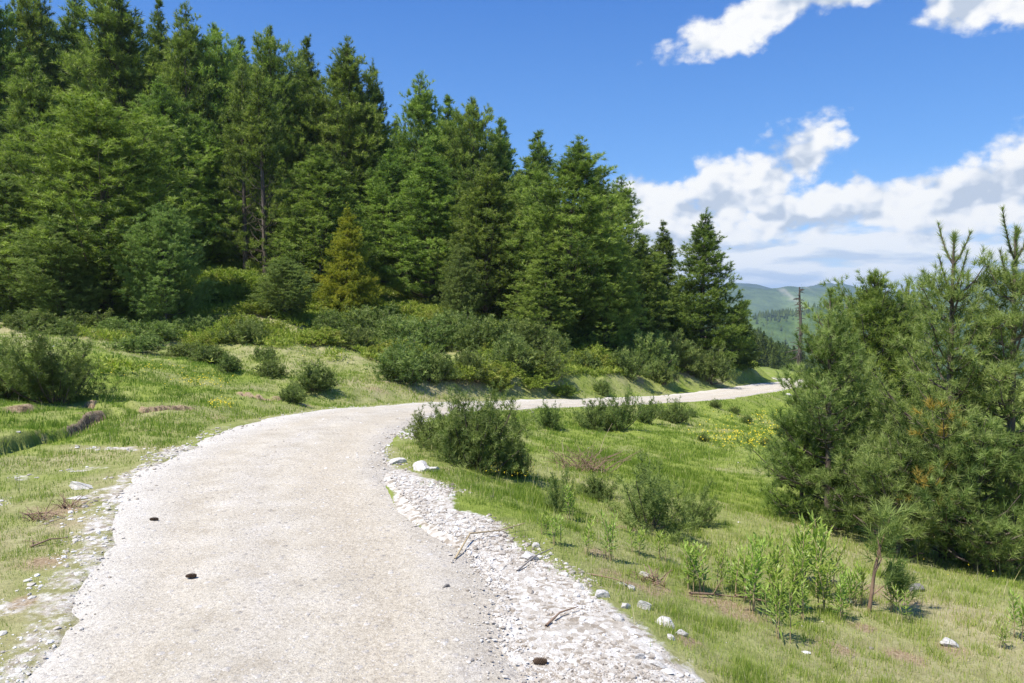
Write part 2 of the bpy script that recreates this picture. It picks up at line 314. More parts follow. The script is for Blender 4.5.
def ground_mat():
    m, nt, out = nmat('turf_and_soil')
    geo = N(nt, 'ShaderNodeNewGeometry'); pos = geo.outputs['Position']
    soil = attr(nt, 'soil'); grav = attr(nt, 'gravel'); dry = attr(nt, 'dry'); farw = attr(nt, 'wood')
    n1 = noise(nt, pos, .9, 6, .65); n2 = noise(nt, pos, 7, 6, .7); n3 = noise(nt, pos, 40, 5, .75); n4 = noise(nt, pos, .22, 4, .6)
    green = ramp(nt, n2, [(.25, (.12, .155, .028)), (.5, (.20, .25, .045)), (.75, (.29, .33, .065))])
    straw = ramp(nt, n2, [(.25, (.26, .215, .115)), (.5, (.37, .32, .18)), (.75, (.48, .43, .27))])
    fac = mth(nt, 'ADD', mth(nt, 'ADD', dry, mth(nt, 'MULTIPLY_ADD', n1, 1.2, -.6)), mth(nt, 'MULTIPLY_ADD', n4, 1.0, -.5), clamp=True)
    c = mixc(nt, fac, green, straw)
    soilc = ramp(nt, n3, [(.25, (.18, .12, .065)), (.5, (.32, .235, .14)), (.75, (.50, .40, .27))])
    soilc = mixc(nt, mth(nt, 'MULTIPLY', mth(nt, 'SUBTRACT', mth(nt, 'ADD', soil, mth(nt, 'MULTIPLY_ADD', n2, 1.2, -.6)), .88), 5.0, clamp=True), soilc, ramp(nt, n3, [(.3, (.06, .042, .026)), (.7, (.16, .115, .075))]))  # dark humus on the step faces, also painting in shade under the turf lip
    sf = mth(nt, 'MULTIPLY_ADD', mth(nt, 'SUBTRACT', mth(nt, 'ADD', soil, mth(nt, 'MULTIPLY_ADD', n2, .6, -.3)), .42), 4.0, 0.0, clamp=True)
    c = mixc(nt, sf, c, soilc)
    v = N(nt, 'ShaderNodeTexVoronoi'); v.inputs['Scale'].default_value = 26; L_(nt, pos, v.inputs['Vector'])
    sep = N(nt, 'ShaderNodeSeparateColor'); L_(nt, v.outputs['Color'], sep.inputs[0])
    gc = ramp(nt, sep.outputs[0], [(0, (.30, .25, .19)), (.25, (.46, .41, .34)), (.7, (.58, .54, .475)), (1, (.68, .65, .60))])
    gc = mixc(nt, .5, gc, ramp(nt, n3, [(.2, (.6, .56, .5)), (.5, (1, 1, 1)), (.85, (1.2, 1.2, 1.2))]), 'MULTIPLY')
    gf = mth(nt, 'MULTIPLY_ADD', mth(nt, 'SUBTRACT', mth(nt, 'ADD', grav, mth(nt, 'ADD', mth(nt, 'MULTIPLY_ADD', n2, .7, -.35), mth(nt, 'MULTIPLY_ADD', n1, .5, -.25))), .5), 9.0, 0.0, clamp=True)
    c = mixc(nt, gf, c, gc)
    c = mixc(nt, farw, c, ramp(nt, n1, [(.3, (.022, .038, .016)), (.7, (.05, .075, .025))]))
    c = mixc(nt, .5, c, ramp(nt, n3, [(.25, (.55, .55, .55)), (.55, (1, 1, 1)), (.8, (1.25, 1.25, 1.25))]), 'MULTIPLY')
    p = N(nt, 'ShaderNodeBsdfPrincipled'); p.inputs['Roughness'].default_value = .95; p.inputs['Specular IOR Level'].default_value = .1
    L_(nt, c, p.inputs['Base Color'])
    b = N(nt, 'ShaderNodeBump'); b.inputs['Strength'].default_value = .8; b.inputs['Distance'].default_value = .03
    L_(nt, mth(nt, 'ADD', n2, mth(nt, 'MULTIPLY', n3, .6)), b.inputs['Height']); L_(nt, b.outputs[0], p.inputs['Normal'])
    L_(nt, p.outputs[0], out.inputs[0]); return m
M['ground'] = ground_mat()

def mountain_mat(name, green, forest, pale, scale):
    m, nt, out = nmat(name)
    geo = N(nt, 'ShaderNodeNewGeometry'); pos = geo.outputs['Position']
    n1 = noise(nt, pos, scale, 7, .65, .4); n2 = noise(nt, pos, scale * 14, 5, .7)
    c = ramp(nt, n1, [(.40, forest), (.52, tuple(.5 * (a + b) for a, b in zip(forest, green))), (.62, green), (.74, pale)])
    c = mixc(nt, .6, c, ramp(nt, n2, [(.3, (.45, .5, .5)), (.6, (1.1, 1.1, 1.05))]), 'MULTIPLY')
    sca = mth(nt, 'MULTIPLY', attr(nt, 'scar'), .4); c = mixc(nt, sca, c, (.42, .38, .32))
    p = N(nt, 'ShaderNodeBsdfPrincipled'); p.inputs['Roughness'].default_value = 1; p.inputs['Specular IOR Level'].default_value = 0
    L_(nt, c, p.inputs['Base Color'])
    b = N(nt, 'ShaderNodeBump'); b.inputs['Strength'].default_value = .7; b.inputs['Distance'].default_value = 8
    L_(nt, n2, b.inputs['Height']); L_(nt, b.outputs[0], p.inputs['Normal']); L_(nt, p.outputs[0], out.inputs[0]); return m

# ------------------------------------------------------------------ masks on the plan
VERGE = np.array([hitz0(*p) for p in [(368, 455), (366, 480), (395, 520), (440, 570), (470, 620), (470, 700), (740, 700), (700, 660), (640, 625), (600, 590), (560, 560), (520, 535), (470, 510), (430, 488), (400, 462)]])
def inpoly_soft(x, y, Pg, soft):
    closed = np.vstack([Pg, Pg[:1]]); sd, _, _ = polydist(x, y, closed)
    ins = np.zeros(len(x), bool); j = len(Pg) - 1
    for i in range(len(Pg)):
        xi, yi = Pg[i]; xj, yj = Pg[j]
        c = ((yi > y) != (yj > y)) & (x < (xj - xi) * (y - yi) / (yj - yi + 1e-12) + xi); ins ^= c; j = i
    d = np.where(ins, np.abs(sd), -np.abs(sd)); return sstep(-soft, soft, d)
def half_w(par, side):
    """road half width along its length: side -1 left, +1 right, ragged by noise"""
    return np.where(side < 0, 1.42 - .16 * (1 - sstep(22, 25, par)) * sstep(9, 13, par), 1.42) + .10 * fbm(par / .9, np.full_like(par, 3.0 + side * 5), 41, 4) + .05 * fbm(par / .22, np.full_like(par, 5.0 + side), 45, 3) + .16 * fbm(par / 3.1, np.full_like(par, 7.0 + side), 43, 2)
LITTER = [(*hitz0(px, py, z), rr) for px, py, z, rr in [(735, 606, -.3, .30), (700, 600, -.3, .22), (622, 582, -.15, .26), (650, 592, -.2, .26), (905, 655, -.5, .24), (832, 645, -.4, .22), (860, 622, -.5, .2), (600, 560, -.2, .22), (960, 640, -.5, .22), (690, 640, -.1, .15), (40, 560, .03, .25), (62, 505, .03, .35), (20, 600, .03, .2)]]
def masks(x, y, rd, par, soil):
    r = np.hypot(x, y); n = len(x)
    grav = np.zeros(n)
    m = np.where(r < 16)[0]
    if len(m): grav[m] = inpoly_soft(x[m] + .22 * fbm(x[m] / .7, y[m] / .7, 151, 3), y[m] + .22 * fbm(x[m] / .7, y[m] / .7, 153, 3), VERGE, .30) * (.80 + .4 * vnoise(x[m] / .45, y[m] / .45, 155))
    grav = grav * (1 - .75 * np.clip(soil, 0, 1))
    ad = np.abs(rd); e = np.where(ad < 5, half_w(par, np.sign(rd)), 1.4)
    edge = (1 - sstep(.0, .30, ad - e)) * np.where((rd < 0) & (y < 9.5), .60, .45) * (r < 95)
    grav = np.maximum(grav, edge * .95)
    # pale stony patches in the left foreground turf
    lf = (rd < 0) * (1 - sstep(2.2, 4.6, ad)) * (y < 9.5) * (y > 0)
    grav = np.maximum(grav, lf * .55 * sstep(.05, .5, fbm(x / .55, y / .55, 51, 3)))
    dry = .24 + .5 * fbm(x / 2.6, y / 2.6, 61, 3) + .3 * fbm(x / .6, y / .6, 63, 3) + .5 * lf
    dry = dry + np.exp(-((x - 3.4) ** 2 + (y - 5.2) ** 2) / 6) * .35
    dry = dry + .25 * sstep(14, 22, y) * (x < 2)*(rd<0) - .45 * np.exp(-((x + 8.5) / 4) ** 2 - ((y - 15) / 3) ** 2) - .25 * (rd > 0) * sstep(8, 12, y)
    bank = np.exp(-((rd + 2.6) / .9) ** 2) * sstep(17, 20, y) * (y < 60) * sstep(-.1, .5, fbm(x / 1.4, y / 1.4, 71, 3))
    for (lx, ly, lr) in LITTER: soil = np.maximum(soil, .78 * np.exp(-((x - lx) ** 2 + ((y - ly) * .8) ** 2) / lr ** 2) * (.55 + .7 * vnoise(x / .12, y / .12, 157)))
    soil = np.maximum(soil, bank * .62)
    soil = np.maximum(soil,  (.5 + .12 * ((y < 9) & (x > 0))) * sstep(.25, .6, fbm(x / .8, y / .8, 81, 3)) * (r < 30) * (ad < 7))
    return grav, np.clip(dry, 0, 1), soil

# ------------------------------------------------------------------ ground sheet
ang = np.concatenate([np.linspace(-46, 46, 620), np.linspace(46, 314, 90)[1:-1]])
ang = np.radians(ang)
rad = np.concatenate([[0.0], np.geomspace(.7, 7.4, 200), np.geomspace(7.45, 14.5, 190), np.geomspace(14.7, 110, 180), np.geomspace(112, 9000, 120)])
na, nr = len(ang), len(rad)
AA, RR = np.meshgrid(ang, rad)
gx = (np.sin(AA) * RR).ravel(); gy = (np.cos(AA) * RR).ravel()
gzv, grd, gpar, gsoil = terrain(gx, gy, full=True)
near = np.abs(grd) < 3
sink = np.where(near, .05 * (1 - sstep(-.34, -.10, np.abs(grd) - half_w(gpar, np.sign(grd)))), 0)
gg, gdry, gs = masks(gx, gy, grd, gpar, gsoil)
gr = np.hypot(gx, gy)
wood = sstep(95, 130, gr)
ii = (np.arange(nr - 1)[:, None] * na + np.arange(na)[None]); jj = (np.arange(nr - 1)[:, None] * na + (np.arange(na)[None] + 1) % na)
F = np.stack([ii, jj, jj + na, ii + na], -1).reshape(-1, 4)[:, ::-1]
me = new_mesh('ground', np.stack([gx, gy, gzv - sink], -1), F, 4, M['ground'], True,
              {'soil': ('POINT', gs), 'gravel': ('POINT', gg), 'dry': ('POINT', gdry), 'wood': ('POINT', wood)})
tag(link('ground', me), kind='structure')

# ------------------------------------------------------------------ road
seg = ROAD; cum = np.concatenate([[0], np.cumsum(np.hypot(*np.diff(seg[:, :2], axis=0).T))])
s_list = np.concatenate([np.arange(6, 30, .05), np.arange(30, cum[-1] - .5, .12)])
cx, cy, cz_ = (np.interp(s_list, cum, seg[:, k]) for k in range(3))
tx = np.gradient(cx, s_list); ty = np.gradient(cy, s_list); tl = np.hypot(tx, ty); tx /= tl; ty /= tl
nx_, ny_ = ty, -tx
NW = 45; lat = np.linspace(-1, 1, NW)
wl = half_w(s_list, np.full_like(s_list, -1.)); wr = half_w(s_list, np.full_like(s_list, 1.))
LT = np.where(lat[None] < 0, lat[None] * wl[:, None], lat[None] * wr[:, None])
RX = cx[:, None] + nx_[:, None] * LT; RY = cy[:, None] + ny_[:, None] * LT
RZ = terrain(RX.ravel(), RY.ravel(), micro=False).reshape(RX.shape)
edge = np.abs(lat)[None] ** 8
RZ = RZ + .012 - edge * .045 - .012 * np.exp(-((LT - .68) / .28) ** 2) - .010 * np.exp(-((LT + .62) / .25) ** 2) + .012 * fbm(RX / .35, RY / .35, 91, 3) + .03 * fbm(RX / 1.3, RY / 1.3, 93, 2)
a = np.arange(len(s_list) - 1)[:, None] * NW + np.arange(NW - 1)[None]
F = np.stack([a, a + NW, a + NW + 1, a + 1], -1).reshape(-1, 4)[:, ::-1]
me = new_mesh('road', np.stack([RX, RY, RZ], -1), F, 4, M['road'], True, {'lat': ('POINT', LT.ravel())})
tag(link('road', me), kind='structure')

# ------------------------------------------------------------------ stones
def ico():
    p = (1 + 5 ** .5) / 2
    v = np.array([(-1, p, 0), (1, p, 0), (-1, -p, 0), (1, -p, 0), (0, -1, p), (0, 1, p), (0, -1, -p), (0, 1, -p), (p, 0, -1), (p, 0, 1), (-p, 0, -1), (-p, 0, 1)], float)
    f = np.array([(0, 11, 5), (0, 5, 1), (0, 1, 7), (0, 7, 10), (0, 10, 11), (1, 5, 9), (5, 11, 4), (11, 10, 2), (10, 7, 6), (7, 1, 8), (3, 9, 4), (3, 4, 2), (3, 2, 6), (3, 6, 8), (3, 8, 9), (4, 9, 5), (2, 4, 11), (6, 2, 10), (8, 6, 7), (9, 8, 1)])
    return v / np.linalg.norm(v[0]), f
IV, IF = ico()
def stone_soup(P, S, tint, name, flat=.5):
    n = len(P)
    v = IV[None] * (1 + .38 * (rng.random((n, 12, 1)) - .5)) * S[:, None, None]
    v = v * (.65 + .7 * rng.random((n, 1, 3))); v[:, :, 2] *= flat
    a = rng.random(n) * 6.283; c, s = np.cos(a)[:, None], np.sin(a)[:, None]
    v = np.stack([v[:, :, 0] * c - v[:, :, 1] * s, v[:, :, 0] * s + v[:, :, 1] * c, v[:, :, 2]], -1) + P[:, None]
    f = IF[None] + (np.arange(n) * 12)[:, None, None]
    return new_mesh(name, v, f, 3, M['pebble'], False, {'tint': ('FACE', np.repeat(tint, 20))})
def polar_sample(n, r0, r1, a0=-40, a1=40):
    r = np.exp(rng.uniform(math.log(r0), math.log(r1), n)); a = np.radians(rng.uniform(a0, a1, n))
    return r * np.sin(a), r * np.cos(a)
x, y = polar_sample(560000, 2.8, 26)
z, rd, par, so = terrain(x, y, full=True); g, d_, s_ = masks(x, y, rd, par, so)
onroad = np.abs(rd) < half_w(par, np.sign(rd)) - .16
keep = (~onroad) & (rng.random(len(x)) < np.clip(g * 1.25 - .3 + 1.3 * fbm(x / .55, y / .55, 101, 3) * (g > .12), .0015, 1) * np.where(rd < 0, .22, .55))
x, y, z = x[keep], y[keep], z[keep]; r = np.hypot(x, y)
S = np.exp(rng.normal(math.log(.0052), .62, len(x))) * np.clip(r / 5, .8, 2.2)
S = np.minimum(S, .027)
tag(link('gravel', stone_soup(np.stack([x, y, z + S * .15], -1), S, np.clip(rng.beta(1.7, 1.7, len(x)) + .35 * fbm(x / .5, y / .5, 103, 2), 0, 1), 'gravel')), 'loose white limestone gravel along the edges of the track', 'gravel', kind='stuff')
x, y = polar_sample(120000, 2.8, 24)
_, rd, par, _ = terrain(x, y, full=True)
hw = half_w(par, np.sign(rd)); inr = np.abs(rd) < hw - .02
edgew = np.clip((np.abs(rd) - .75) / .6, 0, 1); mid_ = np.exp(-((rd) / .3) ** 2) * .4
keep = inr & (rng.random(len(x)) < (.07 + .5 * edgew ** 1.5 + .25 * mid_) * np.clip(.6 + fbm(x / .7, y / .7, 111, 3), 0.1, 1))
x, y, rd = x[keep], y[keep], rd[keep]
z = terrain(x, y, micro=False) + .006
z = z - .012 * np.exp(-((rd - .68) / .28) ** 2) - .010 * np.exp(-((rd + .62) / .25) ** 2) + .012 * fbm(x / .35, y / .35, 91, 3) + .03 * fbm(x / 1.3, y / 1.3, 93, 2)
r = np.hypot(x, y)
S = np.minimum(np.exp(rng.normal(math.log(.0055), .45, len(x))) * np.clip(r / 6, .8, 2.0), .02)
tag(link('road_stones', stone_soup(np.stack([x, y, z + S * .3], -1), S, rng.beta(1.8, 1.6, len(x)), 'road_stones')), 'small loose stones scattered over the pale track', 'stones', kind='stuff')

# ------------------------------------------------------------------ grass
def blades(x, y, z, h, w, tint, name, lean=.6):
    n = len(x); a = rng.random(n) * 6.283; la = rng.random(n) * 6.283; ln = rng.random(n) * lean
    sx, sy = np.cos(a) * w / 2, np.sin(a) * w / 2
    tip = np.stack([x + np.cos(la) * ln * h, y + np.sin(la) * ln * h, z + h * np.sqrt(1 - .6 * ln ** 2)], -1)
    V = np.stack([np.stack([x - sx, y - sy, z - .01], -1), np.stack([x + sx, y + sy, z - .01], -1), tip], 1)
    return new_mesh(name, V, np.arange(n * 3), 3, M['grass'], False, {'tint': ('FACE', tint)})
x, y = polar_sample(900000, 2.9, 62, -38, 38)
z, rd, par, so = terrain(x, y, full=True); g, dry, s_ = masks(x, y, rd, par, so)
r = np.hypot(x, y)
clump = fbm(x / .22, y / .22, 121, 3); patch = fbm(x / 1.5, y / 1.5, 123, 3)
onroad = np.abs(rd) < half_w(par, np.sign(rd)) + .02 + .06 * rng.random(len(x))
cover = 1.0 - 1.15 * sstep(.25, .75, g + .5 * clump) - .9 * sstep(.45, .85, s_ + .3 * clump)
cover *= 1 - .55 * ((rd < 0) & (y < 9.5)) * (1 - sstep(2.4, 4.4, -rd)) * (vnoise(x / .5, y / .5, 133) > .42)
cover *= .3 + .7 * sstep(-.25, .3, clump + patch * .6)
keep = (~onroad) & (rng.random(len(x)) < cover)
x, y, z, r, dry, clump, patch, g = (q[keep] for q in (x, y, z, r, dry, clump, patch, g))
h = (.018 + .03 * rng.random(len(x)) + .075 * np.clip(clump, 0, 1) ** 1.3 + .04 * np.clip(patch, 0, 1)) * np.clip(r / 10, .9, 1.25)
lush = (y < 12) & (x > -1)
h = np.where(lush, h * (1.1 + .9 * np.clip(patch, 0, 1)), h)
h = np.where((x < 0) & (y < 9), h * .75, h)
w = np.clip(.0010 * r, .0045, .04)
tint = np.clip(.20 + .42 * dry + .25 * rng.normal(0, .5, len(x)) - .12 * patch - .2 * clump + .4 * (rng.random(len(x)) < .1 + dry * .5), 0, 1)
tag(link('grass', blades(x, y, z, h, w, tint, 'grass')), 'short mountain grass, part green and part straw coloured, beside the track', 'grass', kind='stuff')

x, y = polar_sample(9000, 3.2, 16, -36, 38)
z, rd, par, so = terrain(x, y, full=True); g, dry, s_ = masks(x, y, rd, par, so)
keep = (np.abs(rd) > 1.9) & (rng.random(len(x)) < np.clip(.25 + .8 * fbm(x / .9, y / .9, 131, 3) - .4 * g, 0, 1))
x, y, z = x[keep], y[keep], z[keep]; h = rng.uniform(.08, .24, len(x))
tag(link('dry_grass', blades(x, y, z, h, np.clip(.0010 * np.hypot(x, y), .004, .012), np.clip(rng.normal(.72, .2, len(x)), 0, 1), 'dry_grass', .5)), 'taller dry grass stalks standing in the turf', 'grass', kind='stuff')

# ------------------------------------------------------------------ needle tufts, wood tubes
def norm(v): return v / (np.linalg.norm(v, axis=-1, keepdims=True) + 1e-9)
def tufts(P, D, Ls, tint, n, nl, w, lo=25, hi=75, rg=None, jit=.05):
    """needle brushes: for each shoot n thin triangles set round its axis"""
    rg = rg or rng; m = len(P); D = norm(D)
    ref = np.where(np.abs(D[:, 2:3]) > .9, np.array([[1., 0, 0]]), np.array([[0, 0, 1.]]))
    A = norm(np.cross(D, ref)); B = np.cross(D, A)
    t = rg.random((m, n)) ** .8; ph = rg.random((m, n)) * 6.283; al = np.radians(lo + (hi - lo) * rg.random((m, n)) * (1.15 - t * .55))
    base = P[:, None] + D[:, None] * (t * Ls[:, None])[..., None]
    rad_ = A[:, None] * np.cos(ph)[..., None] + B[:, None] * np.sin(ph)[..., None]
    dr = D[:, None] * np.cos(al)[..., None] + rad_ * np.sin(al)[..., None]
    side = norm(np.cross(dr, rad_ + .7 * rg.normal(size=(m, n, 3)))) * (w / 2)
    tip = base + dr * (nl * (.75 + .5 * rg.random((m, n, 1))))
    mid1 = base - side; mid2 = base + side
    V = np.stack([mid1, mid2, tip], 2).reshape(-1, 3)
    T = np.clip(np.where(tint > 3, 1.2, np.minimum(tint, .80))[:, None] + jit * rg.normal(size=(m, n)), 0, 1).ravel()
    return V, T
def crown_mesh(name, V, T, mat): return new_mesh(name, V, np.arange(len(V)), 3, mat, False, {'tint': ('FACE', T)})
class Wood:
    def __init__(s): s.V = []; s.F = []; s.n = 0
    def tube(s, pts, r0, r1, k=6):
        pts = np.asarray(pts, float); m = len(pts)
        T = np.gradient(pts, axis=0) if m > 2 else np.repeat((pts[1:] - pts[:1]), 2, 0)
        T = norm(T); ref = np.array([0, 0, 1.]) if abs(T[0, 2]) < .8 else np.array([1., 0, 0])
        A = norm(np.cross(T, ref)); B = np.cross(T, A)
        rr = np.linspace(r0, r1, m) if np.isscalar(r1) else np.asarray(r1)
        a = np.arange(k) / k * 6.28318
        V = pts[:, None] + rr[:, None, None] * (A[:, None] * np.cos(a)[None, :, None] + B[:, None] * np.sin(a)[None, :, None])
        i = np.arange(m - 1)[:, None] * k + np.arange(k)[None]; j = np.arange(m - 1)[:, None] * k + (np.arange(k)[None] + 1) % k
        s.F.append(np.stack([i, j, j + k, i + k], -1).reshape(-1, 4) + s.n); s.V.append(V.reshape(-1, 3)); s.n += m * k
    def mesh(s, name, mat): return new_mesh(name, np.concatenate(s.V), np.concatenate(s.F), 4, mat, True)

def conifer(seed, H, Rd, dz, nb, sp, n, nl, w, shoot=.25, prof='pine', base=.02, low=14, top=62, up=.65, mats=('pine', 'bark'), tw=1.0, tint0=.4, patches=None, leader=.5, twig_wood=False, bare=0., tk=.012, lean=0.0, fl=1.0, tlo=25, thi=75, pf=4, pr=.1, cand=0):
    """trunk with whorls of limbs and a crown of needle brushes on side twigs; returns [(part, mesh)]"""
    rg = np.random.default_rng(seed); wd = Wood()
    bend = rg.normal(0, .012, 2) * H + np.array([lean, 0])
    def axis(z): q = z / H; return np.array([bend[0] * q * q, bend[1] * q * q, z])
    zs = np.linspace(-.25, H * .985, 12)
    wd.tube([axis(z) for z in zs], 0, np.maximum(tk * H * (1 - np.clip(zs / H, 0, 1)) ** .8 + .006, .004), 8)
    P, D, Ls, T = [], [], [], []
    z = base * H + .05; pa = rg.random() * 6.28
    while z < H * (.975 if not cand else .83):
        q = z / H
        if prof == 'pine': rr = Rd * min(1, (1 - q) ** .74 * 1.08) * min(1, .6 + q * 4)
        elif prof == 'spruce': rr = Rd * (1 - q) ** .9 * min(1, .75 + q * 3)
        else: rr = Rd * (math.sin(min(1, (1 - q) * 1.25) * 1.5708)) * min(1, .65 + q * 3)
        rr = max(rr, .06 if not cand else .14); pfq = pf if q < .86 else max(1, pf // 2); prq = pr if q < .86 else pr * .5
        k = max(3, int(round(nb * (.6 + .4 * min(1, rr / Rd * 1.4)))))
        pa += .6 + rg.random()
        for b in range(k):
            az = pa + 6.283 * b / k + rg.normal(0, .25)
            ln = rr * rg.uniform(.62, 1.15) * (1 if rg.random() > .08 else 1.18)
            e0 = R_(low + (top - low) * q ** 1.3 + rg.normal(0, 7))
            hd = np.array([math.cos(az), math.sin(az), 0])
            b0 = axis(z + rg.uniform(-.75, .75) * dz * (1 - q * .6))
            def pt(s): return b0 + hd * (ln * math.cos(e0) * s) + np.array([0, 0, ln * (math.sin(e0) * s + up * s * s * s - fl * .06 * math.sin(3.14 * s))])
            dead = q < bare
            wd.tube([pt(s) for s in (0, .35, .7, 1.0 if not dead else .85)], (.010 + .012 * ln) * (1 if not dead else .8), .004, 4)
            if dead:
                for _ in range(3):
                    s0 = rg.uniform(.3, .8); o = pt(s0); wd.tube([o, o + np.array([rg.normal(0, .3), rg.normal(0, .3), rg.normal(-.05, .15)]) * ln * .6], .008, .003, 3)
                if rg.random() < .75: continue
            bt = tint0 + rg.normal(0, .15)
            ytint = 0
            if patches:
                for (pz, paz, rz_, ra_) in patches:
                    dd = abs((az - paz + 3.1416) % 6.2832 - 3.1416)
                    if abs(z - pz) < rz_ and dd < ra_: ytint = 1
            nt_ = max(2, int(ln * .8 / (sp * .9)))
            def puff(o, d, t, k_):
                for _ in range(k_):
                    jd = rg.normal(0, 1, 3); jd[2] = jd[2] * .9 + .25
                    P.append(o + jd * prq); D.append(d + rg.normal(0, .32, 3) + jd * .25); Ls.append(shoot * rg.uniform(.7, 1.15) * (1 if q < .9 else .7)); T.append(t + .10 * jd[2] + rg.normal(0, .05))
            for s in np.linspace(.22 if ln > .6 else .3, 1, nt_ + 1):
                o = pt(s); d = norm(pt(min(1, s + .05)) - pt(max(0, s - .05))) if s < 1 else norm(pt(1) - pt(.9))
                d = d + np.array([0, 0, .25])
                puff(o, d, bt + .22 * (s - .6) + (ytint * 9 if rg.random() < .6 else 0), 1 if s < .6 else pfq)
                for sd in (-1, 1):
                    tl = tw * ln * (.16 + .40 * (1 - s)) * rg.uniform(.6, 1.25)
                    if tl < sp * .3: continue
                    ta = az + sd * rg.uniform(.55, 1.15)
                    td = np.array([math.cos(ta), math.sin(ta), rg.uniform(.12, .65)])
                    cnt = max(1, int(tl / sp))
                    for q2 in range(cnt):
                        f = (q2 + 1) / cnt
                        o2 = o + td * tl * f * .9 + np.array([0, 0, .18 * tl * f * f])
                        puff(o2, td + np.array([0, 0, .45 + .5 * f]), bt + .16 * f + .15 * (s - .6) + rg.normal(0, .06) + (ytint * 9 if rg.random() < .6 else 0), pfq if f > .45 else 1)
                    if twig_wood: wd.tube([o, o + td * tl * .5, o + td * tl * .9 + np.array([0, 0, .18 * tl])], .006, .003, 3)
        z += dz * rg.uniform(.75, 1.2) * (.6 + .4 * (1 - q) + .15)
    CT = []
    if cand:   # open top: an upright leader and a ring of long upturned side shoots
        tops = [(axis(H * .80), np.array([0, 0, 1.]), H * .20, 0)]
        for lv, kk in ((.91, 2), (.82, 3)):
            a0 = rg.random() * 6.28
            for b in range(kk):
                a_ = a0 + 6.283 * b / kk + rg.normal(0, .3); tops.append((axis(H * lv), np.array([math.cos(a_), math.sin(a_), rg.uniform(.8, 1.6)]), cand * rg.uniform(.25, .46), .7))
        for o, d, L, cv in tops:
            pts = [o + norm(d) * L * f + np.array([0, 0, cv * L * f * f]) for f in np.linspace(0, 1, 5)]
            wd.tube(pts, .012, .005, 5); m_ = max(4, int(L / .035))
            for q2 in range(m_):
                f = .12 + .88 * q2 / m_; k0 = min(3, int(f * 4)); p_ = pts[k0] + (pts[k0 + 1] - pts[k0]) * (f * 4 - k0)
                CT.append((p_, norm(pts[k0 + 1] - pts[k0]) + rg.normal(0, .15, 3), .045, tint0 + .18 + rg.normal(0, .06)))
    for _ in range(3):
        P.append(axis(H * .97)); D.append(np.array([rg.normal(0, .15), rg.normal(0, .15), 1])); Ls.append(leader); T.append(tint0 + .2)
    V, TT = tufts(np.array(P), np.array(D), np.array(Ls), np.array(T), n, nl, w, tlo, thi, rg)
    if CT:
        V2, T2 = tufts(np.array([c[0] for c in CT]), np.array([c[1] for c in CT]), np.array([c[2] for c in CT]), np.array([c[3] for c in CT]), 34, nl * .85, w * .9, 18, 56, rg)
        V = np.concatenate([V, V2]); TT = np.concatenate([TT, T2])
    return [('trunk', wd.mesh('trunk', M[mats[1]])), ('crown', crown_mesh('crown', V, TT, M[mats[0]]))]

def bush(seed, Wd, H, ns, sp, n, nl, w, mat, shoot=.12, tint0=.42, upr=.38, thi=85, rag=.2):
    """low many-stemmed shrub: stems fan out of the root and carry needle brushes"""
    rg = np.random.default_rng(seed); wd = Wood(); P, D, Ls, T = [], [], [], []
    ph = rg.random(3) * 6.28
    for i in range(ns):
        az = rg.random() * 6.283; cz = rg.random() ** .8; e = math.asin(min(.98, .08 + .92 * cz))
        sc_ = 1 + rag * math.sin(2 * az + ph[0]) + rag * .7 * math.sin(3 * az + ph[1]) + rg.normal(0, .12)
        tip = np.array([math.cos(az) * math.cos(e) * Wd / 2 * sc_, math.sin(az) * math.cos(e) * Wd / 2 * sc_, H * math.sin(e) * (1 + .5 * (sc_ - 1) + rg.normal(0, .08))])
        root = np.array([math.cos(az), math.sin(az), 0]) * Wd * .12 * rg.random()
        mid_ = root * .5 + tip * .5 + np.array([0, 0, -.12 * H * math.cos(e)])
        if i % 3 == 0: wd.tube([root - np.array([0, 0, .05]), mid_, root + (tip - root) * .93], .012 * max(.5, H), .004, 4)
        ln = np.linalg.norm(tip - root); cnt = max(2, int(ln * .75 / sp)); bt = tint0 + rg.normal(0, .12)
        for k in range(cnt):
            f = .25 + .75 * (k + 1) / cnt
            p = (1 - f) ** 2 * root + 2 * f * (1 - f) * mid_ + f * f * tip
            d = norm(tip - mid_) * (1 - upr) + np.array([0, 0, upr])
            for sd in range(2):
                jp = rg.normal(0, sp * .42, 3); jp[2] = abs(jp[2]) * .5
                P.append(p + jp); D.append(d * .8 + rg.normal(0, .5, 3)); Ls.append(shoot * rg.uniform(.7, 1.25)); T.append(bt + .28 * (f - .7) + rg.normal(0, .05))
    P = np.array(P); P[:, 2] = np.maximum(P[:, 2], .01)
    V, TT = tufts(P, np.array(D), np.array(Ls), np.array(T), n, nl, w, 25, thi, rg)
    return [('stems', wd.mesh('stems', M['bark'])), ('foliage', crown_mesh('foliage', V, TT, M[mat]))]

